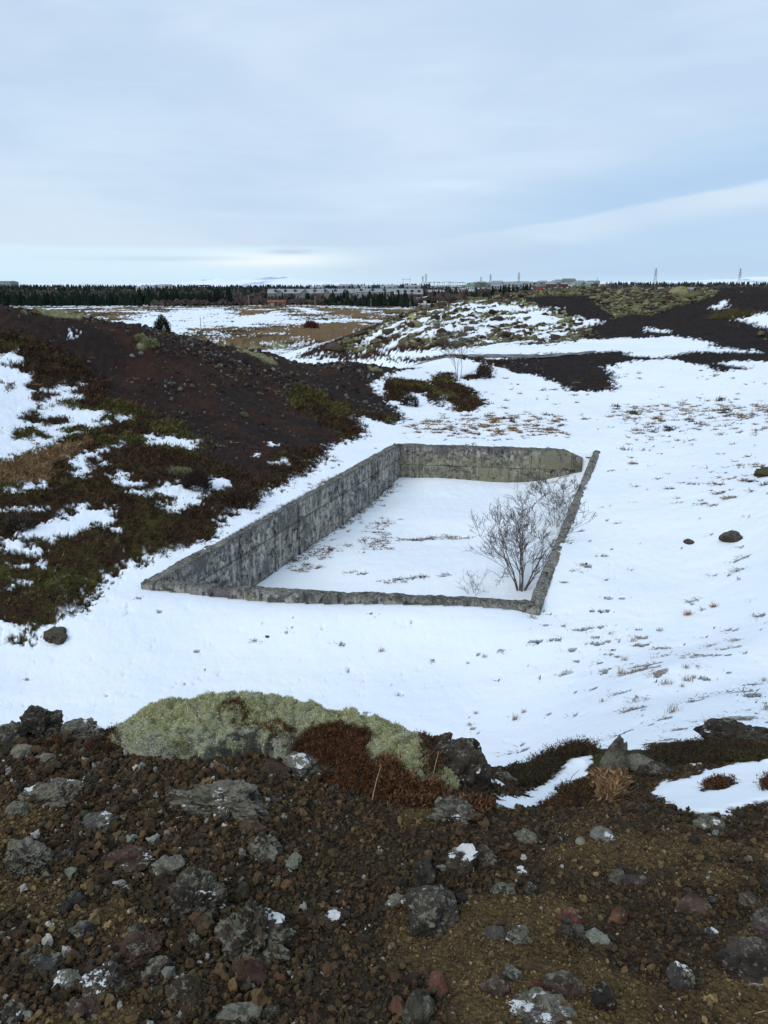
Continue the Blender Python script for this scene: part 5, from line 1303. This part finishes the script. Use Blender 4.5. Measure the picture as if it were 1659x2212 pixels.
hz = poly_sd(MX, MY, stri([(630, 1620), (660, 1590), (705, 1565), (760, 1565), (790, 1595), (800, 1630), (815, 1670), (880, 1712), (960, 1740), (850, 1735), (730, 1694), (670, 1655)]))
shaded = sstep(.16, .03, sdm / .28 + .5 * fbm2(MX / .06, (MY + 1.6 * mz) / .05, 3, 331)) * sstep(-1.05, -.55, MX) * sstep(.0, -.15, MX) * (MY < 2.72)  # shade of the overhang, painted into the moss colour at its lower front
hzm = sstep(-.03, .03, hz + .05 * lump)
mound = empty('moss_mound', (0, 0, 0)); cxm, cym = MOUND.mean(0); mound.location = (float(cxm), float(cym), float(fg0(cxm, cym)) + ZC)
tag(mound, 'big pale green fringe moss mound on the crest of the gravel slope', 'moss')
MM, nt, b = new_mat('fringe_moss', .97, .05); N = NT(nt)
po = N.n('ShaderNodeNewGeometry').outputs['Position']
n1 = N.noise(po, 16, 5, .6); n2 = N.noise(po, 90, 4, .7)
c = N.mix(N.ss(n1, .35, .65), (.26, .27, .125), (.37, .385, .22)); c = N.mix(N.attr('grey'), c, N.mix(N.ss(n2, .35, .65), (.24, .25, .215), (.42, .44, .38)))
c = N.mix(N.attr('rust'), c, (.045, .022, .014)); c = N.mix(N.attr('shaded'), c, (.07, .07, .062)); c = N.mix(N.m('MULTIPLY', N.ss(n2, .52, .72), .4), c, (.13, .135, .055)); N.L(c, b.inputs['Base Color']); N.bump(n2, 1., .01, b)
ii = np.arange(MX.size).reshape(MX.shape); q = np.stack([ii[:-1, :-1], ii[:-1, 1:], ii[1:, 1:], ii[1:, :-1]], -1).reshape(-1, 4)
q = q[(sdm.ravel()[q] > -.012).any(1)]
loc0 = np.array(mound.location)
used = np.unique(q); remap = -np.ones(MX.size, int); remap[used] = np.arange(len(used))
V = (np.stack([MX, MY, mz + ZC], -1).reshape(-1, 3) - loc0)[used]
link('moss_cushion', mesh_np('moss_cushion', V, remap[q], True, dict(grey=grey.ravel()[used], rust=hzm.ravel()[used], shaded=shaded.ravel()[used])), MM, mound)
gyy, gxx = np.gradient(mz, .006); NRM = np.stack([-gxx, -gyy, np.ones_like(gxx)], -1); NRM /= np.linalg.norm(NRM, axis=-1)[..., None]
steep = 1 / NRM[..., 2]
pw = (np.clip(steep, 1, 4) * (sdm > .004) * (1 - hzm * .8)).ravel(); i = RNG.choice(MX.size, 90000, p=pw / pw.sum())
bp = np.stack([MX, MY, mz + ZC], -1).reshape(-1, 3)[i] - loc0 + RNG.normal(0, .002, (len(i), 3)); nn_ = NRM.reshape(-1, 3)[i]
g_ = grey.ravel()[i]; dd_ = shaded.ravel()[i]
cg = pick_cols(len(i), [(.36, .35, .18), (.43, .43, .26), (.49, .49, .35), (.28, .265, .12)], .2); cs_ = pick_cols(len(i), [(.44, .46, .40), (.34, .36, .30), (.52, .53, .48), (.26, .27, .24)], .2)
cl = np.where((RNG.random(len(i)) < g_)[:, None], cs_, cg)
cl = np.where((RNG.random(len(i)) < dd_ * .85)[:, None], pick_cols(len(i), [(.075, .075, .068), (.05, .048, .042), (.12, .12, .11)], .3), cl)  # fronds take the same painted underside shade
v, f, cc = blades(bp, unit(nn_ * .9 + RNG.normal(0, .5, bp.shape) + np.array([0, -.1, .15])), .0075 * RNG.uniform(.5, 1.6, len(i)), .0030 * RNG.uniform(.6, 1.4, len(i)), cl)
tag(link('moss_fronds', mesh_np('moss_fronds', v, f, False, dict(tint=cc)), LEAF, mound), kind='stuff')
def mzat(x, y):
    r = np.clip(np.rint((y - my[0]) / .006).astype(int), 0, len(my) - 1); c = np.clip(np.rint((x - mx[0]) / .006).astype(int), 0, len(mx) - 1)
    ok = (x > mx[0]) & (x < mx[-1]) & (y > my[0]) & (y < my[-1]); return np.where(ok, np.maximum(mz[r, c], fz(x, y)), fz(x, y))

# heather and other plants
RUST = [(.095, .038, .016), (.068, .030, .015), (.045, .023, .013), (.115, .050, .020)]; DKH = [(.05, .026, .018), (.038, .024, .016), (.06, .034, .02), (.03, .026, .014)]
OLV = [(.045, .042, .016), (.06, .055, .02), (.034, .03, .016)]; FERN = [(.15, .072, .034), (.11, .052, .025), (.18, .10, .05)]
def heather(poly, n, h, pal, label, leaf=.010, spread=.006, nleaf=14, name='heather_clump', cat='heather', lean=.4):
    q = stri(poly); x0, y0 = q.min(0); x1, y1 = q.max(0); out = []
    while sum(map(len, out)) < n:
        p = np.stack([RNG.uniform(x0, x1, 4000), RNG.uniform(y0, y1, 4000)], -1); k = poly_sd(p[:, 0], p[:, 1], q) + .03 * fbm2(p[:, 0] / .12, p[:, 1] / .12, 2, 5) > 0
        if not k.any(): break
        out.append(p[k])
    p = np.concatenate(out)[:n]; c0 = p.mean(0); z0 = float(fz(c0[0], c0[1])) + ZC
    b = np.stack([p[:, 0] - c0[0], p[:, 1] - c0[1], mzat(p[:, 0], p[:, 1]) + ZC - z0 - .004], -1)
    v, f, cc = sprigs(b, h, nleaf, leaf, spread, pal, lean=lean)
    return tag(link(name, mesh_np(name, v, f, False, dict(tint=cc)), LEAF, loc=(c0[0], c0[1], z0)), label, cat)
heather([(630, 1620), (660, 1590), (705, 1565), (760, 1565), (790, 1595), (800, 1630), (815, 1670), (880, 1712), (960, 1740), (850, 1735), (730, 1694), (670, 1655)], 2600, .022, RUST, 'broad rust red heather patch growing through the right half of the moss mound')
heather([(820, 1640), (900, 1690), (1000, 1735), (1060, 1745), (1040, 1765), (900, 1742), (820, 1712)], 900, .04, FERN + RUST, 'orange brown withered leaves at the right foot of the moss mound', .016, .01, 10, 'dead_foliage', 'foliage')
heather([(560, 1530, 3.0), (640, 1524, 3.02), (680, 1540, 3.0), (620, 1550, 2.93)], 420, .03, DKH + RUST, 'thin dark heather fringe on top of the moss mound')
heather([(470, 1535), (520, 1530), (560, 1550), (640, 1590), (600, 1600), (530, 1565)], 170, .016, RUST, 'sparse rusty sprigs showing through the middle of the moss mound')
heather([(800, 1550, 2.95), (860, 1560, 2.9), (880, 1600, 2.8), (830, 1590, 2.85)], 260, .03, DKH, 'dark red heather tuft on the back edge of the moss mound')
heather([(900, 1600, 2.75), (950, 1590, 2.8), (960, 1660), (920, 1680)], 600, .035, DKH + RUST, 'brown heather between the moss mound and the tall crag')
heather([(180, 1575, 2.75), (240, 1570, 2.8), (260, 1620), (200, 1640)], 500, .025, RUST + DKH, 'low rusty heather at the left end of the moss mound')
heather([(90, 1610), (125, 1600), (130, 1630), (95, 1632)], 200, .02, RUST, 'small dark red heather sprig under the knobbly crest rock')
heather([(1100, 1670), (1160, 1640, 3.25), (1250, 1622, 3.35), (1280, 1630), (1215, 1650), (1180, 1690), (1110, 1700)], 2600, .05, OLV + DKH, 'dark olive heather hummock left of the snow hollow')
heather([(1150, 1635, 3.35), (1250, 1612, 3.5), (1290, 1622, 3.3), (1240, 1632, 3.25), (1170, 1650, 3.2)], 700, .06, RUST + DKH, 'red tipped heather rim along the top of the olive hummock')
heather([(1170, 1745), (1220, 1700), (1290, 1690), (1280, 1720), (1200, 1752)], 800, .03, RUST + OLV, 'low rusty heather between the snow hollow and the gravel')
heather([(1390, 1622), (1500, 1610, 3.6), (1640, 1615), (1700, 1640), (1560, 1650), (1420, 1650)], 2000, .035, DKH + OLV + DKH, 'long brown heather belt along the right crest')
heather([(1560, 1640), (1680, 1625), (1700, 1640), (1600, 1648)], 700, .03, OLV, 'olive moss strip between the brown heather belt and the right snow patch', name='moss_strip', cat='moss')
heather([(1512, 1704), (1550, 1685), (1592, 1688), (1560, 1705)], 260, .03, RUST, 'red heather island inside the right snow patch')
heather([(1640, 1690), (1680, 1680), (1690, 1705), (1645, 1708)], 160, .03, RUST, 'red heather sprig at the right edge of the snow patch')
heather([(1300, 1690), (1340, 1660), (1350, 1690), (1310, 1735)], 420, .05, [(.24, .15, .08), (.17, .10, .05)], 'pale straw coloured dry tuft below the leaning lichen slab', .03, .014, 8, 'dry_grass_clump', 'grass', .7)
heather([(1330, 1650), (1362, 1640), (1370, 1655), (1335, 1662)], 260, .02, [(.075, .075, .012), (.055, .06, .012)], 'bright olive moss pad on the leaning lichen slab', .008, .005, 10, 'moss_pad', 'moss')
heather([(880, 1945), (912, 1940), (915, 1958), (885, 1962)], 160, .012, [(.10, .05, .012), (.07, .04, .014)], 'orange moss tuft on the left end of the big black boulder', .008, .005, 10, 'moss_pad', 'moss')
def stalk(pts, r, label, name='dry_stalk', mat=None, z=.0):
    q = fhit(pts[:1])[0]; base = Vector((q[0], q[1], float(mzat(q[0], q[1])) + ZC - .01)); s = pxm(q[1], q[2]); P3 = []
    for (px, py) in pts: P3.append(Vector(((px - pts[0][0]) / s, (px - pts[0][0]) / s * .15, (pts[0][1] - py) / s * 1.15)))
    mb = MB().tube(P3, [r * (1 - .6 * i / (len(P3) - 1)) for i in range(len(P3))], 4)
    return tag(mb.build(name, mat or STK, None, base), label, 'stalk')
STK = simple('dry_straw', (.42, .33, .18), .25, 30)
stalk([(803, 1730), (808, 1705), (814, 1680), (822, 1655)], .0022, 'tall pale grass stalk bending up from the moss mound')
stalk([(930, 1712), (935, 1690), (940, 1665), (946, 1640)], .0018, 'thin grass stalk against the rusty heather right of the tall pale one')
stalk([(1225, 1715), (1226, 1690), (1234, 1672), (1248, 1660)], .0022, 'bare brown plant stem standing in the snow hollow', 'dry_plant', TWIG)
stalk([(680, 1848), (715, 1850), (752, 1855)], .0016, 'straw lying flat on the gravel near the middle', 'dry_straw')
stalk([(1560, 2200), (1610, 2192), (1660, 2186)], .0016, 'straw lying flat at the bottom right corner', 'dry_straw')
stalk([(372, 1770), (380, 1762), (398, 1760)], .0022, 'curled pale root on the gravel below the shelf rock', 'curled_root')
stalk([(0, 1882), (30, 1880), (66, 1884)], .0018, 'straw lying on the gravel at the left edge', 'dry_straw')

# ------------------------------------------------------------------ camera, sky, light
cam_d = bpy.data.cameras.new('camera'); cam = bpy.data.objects.new('camera', cam_d); COL.objects.link(cam)
cam.location = (0, 0, ZC); cam.rotation_euler = (math.pi / 2 - PITCH, 0, 0)
cam_d.sensor_fit = 'HORIZONTAL'; cam_d.sensor_width = 36; cam_d.lens = 36 * F / 1659; cam_d.clip_start = .05; cam_d.clip_end = 40000
sc.camera = cam

SUN_EL, SUN_AZ = R(38), R(215)          # behind the left shoulder, veiled by cloud
w = bpy.data.worlds.new('World'); sc.world = w; w.use_nodes = True
wn = NT(w.node_tree); bg = w.node_tree.nodes['Background']
sky = wn.n('ShaderNodeTexSky'); sky.sky_type = 'NISHITA'; sky.sun_disc = False; sky.sun_elevation = SUN_EL; sky.sun_rotation = SUN_AZ
dirv = wn.n('ShaderNodeTexCoord').outputs['Generated']
sx = wn.n('ShaderNodeSeparateXYZ'); wn.L(dirv, sx.inputs[0])
az = wn.m('ARCTAN2', sx.outputs[0], sx.outputs[1]); el = wn.m('ARCSINE', sx.outputs[2])
cv = wn.n('ShaderNodeCombineXYZ'); wn.L(wn.m('MULTIPLY', az, 1.0), cv.inputs[0]); wn.L(wn.m('MULTIPLY', el, 3.2), cv.inputs[1])
big = wn.noise(cv.outputs[0], 2.3, 5, .52, .35)
cv2 = wn.n('ShaderNodeCombineXYZ'); wn.L(az, cv2.inputs[0]); wn.L(wn.m('MULTIPLY', el, 9.0), cv2.inputs[1]); cv2.inputs[2].default_value = 4.2
stre = wn.noise(cv2.outputs[0], 3.4, 5, .55, .5)
def gauss(a0, e0, sa, se, wob=.0):
    da = wn.m('DIVIDE', wn.m('SUBTRACT', az, a0), sa); e_ = wn.m('ADD', el, wn.m('MULTIPLY', wn.m('SUBTRACT', stre, .5), wob)) if wob else el
    de = wn.m('DIVIDE', wn.m('SUBTRACT', e_, e0), se)
    return wn.m('EXPONENT', wn.m('MULTIPLY', wn.m('ADD', wn.m('MULTIPLY', da, da), wn.m('MULTIPLY', de, de)), -1.0))
K10 = 10.0
def c10(*c): return tuple(x * K10 for x in c)
base = wn.mix(wn.ss(big, .36, .66), c10(.515, .66, .84), c10(.63, .75, .89))
base = wn.mix(wn.m('MULTIPLY', wn.ss(stre, .45, .7), .30), base, c10(.63, .80, .95))
# low on the right a bluer gap with a pale tilted shelf of cloud across it; bright slots low on the left
tl = wn.m('ADD', wn.m('SUBTRACT', wn.m('SUBTRACT', el, .065), wn.m('MULTIPLY', wn.m('SUBTRACT', az, .17), .15)), wn.m('MULTIPLY', wn.m('SUBTRACT', stre, .5), .016))
rm = wn.ss(az, -.08, .34)
ab = wn.m('MULTIPLY', wn.m('MULTIPLY', wn.ss(tl, .0, .007), wn.ss(tl, .085, .012)), rm)
base = wn.mix(wn.m('MULTIPLY', ab, .72), base, c10(.36, .545, .80))
be = wn.m('MULTIPLY', wn.ss(tl, -.010, -.034), rm)
base = wn.mix(wn.m('MULTIPLY', be, .62), base, c10(.41, .595, .84))
slot = wn.m('MULTIPLY', wn.ss(wn.m('ADD', el, wn.m('MULTIPLY', wn.m('SUBTRACT', stre, .5), .012)), .0465, .040), wn.ss(az, .10, -.22))
base = wn.mix(wn.m('MULTIPLY', slot, .85), base, c10(.64, .84, .98))
base = wn.mix(wn.m('MULTIPLY', gauss(-.145, .0295, .085, .0075, .006), .95), base, c10(.93, .98, 1.0))
base = wn.mix(wn.m('MULTIPLY', gauss(-.115, .0375, .030, .0032, .010), .8), base, c10(.46, .60, .78))
base = wn.mix(wn.m('MULTIPLY', gauss(-.25, .030, .11, .0035, .010), .6), base, c10(.50, .66, .84))
base = wn.mix(wn.m('MULTIPLY', gauss(.075, .116, .055, .006, .012), .6), base, c10(.68, .82, .95))
base = wn.mix(wn.m('MULTIPLY', wn.ss(el, .018, .0), .5), base, c10(.60, .80, .95))
wn.L(wn.mix(.90, sky.outputs[0], base), bg.inputs['Color']); bg.inputs['Strength'].default_value = .1

sl = bpy.data.lights.new('sun', 'SUN'); sl.energy = 1.4; sl.angle = R(35); sl.color = (1, .965, .92)
so = bpy.data.objects.new('sun', sl); COL.objects.link(so); so.location = (0, 0, 60)
sd_ = Vector((math.sin(SUN_AZ) * math.cos(SUN_EL), math.cos(SUN_AZ) * math.cos(SUN_EL), math.sin(SUN_EL)))
so.rotation_euler = sd_.to_track_quat('Z', 'Y').to_euler()
sc.view_settings.view_transform = 'Standard'; sc.view_settings.look = 'None'; sc.view_settings.gamma = 1; sc.view_settings.exposure = .13
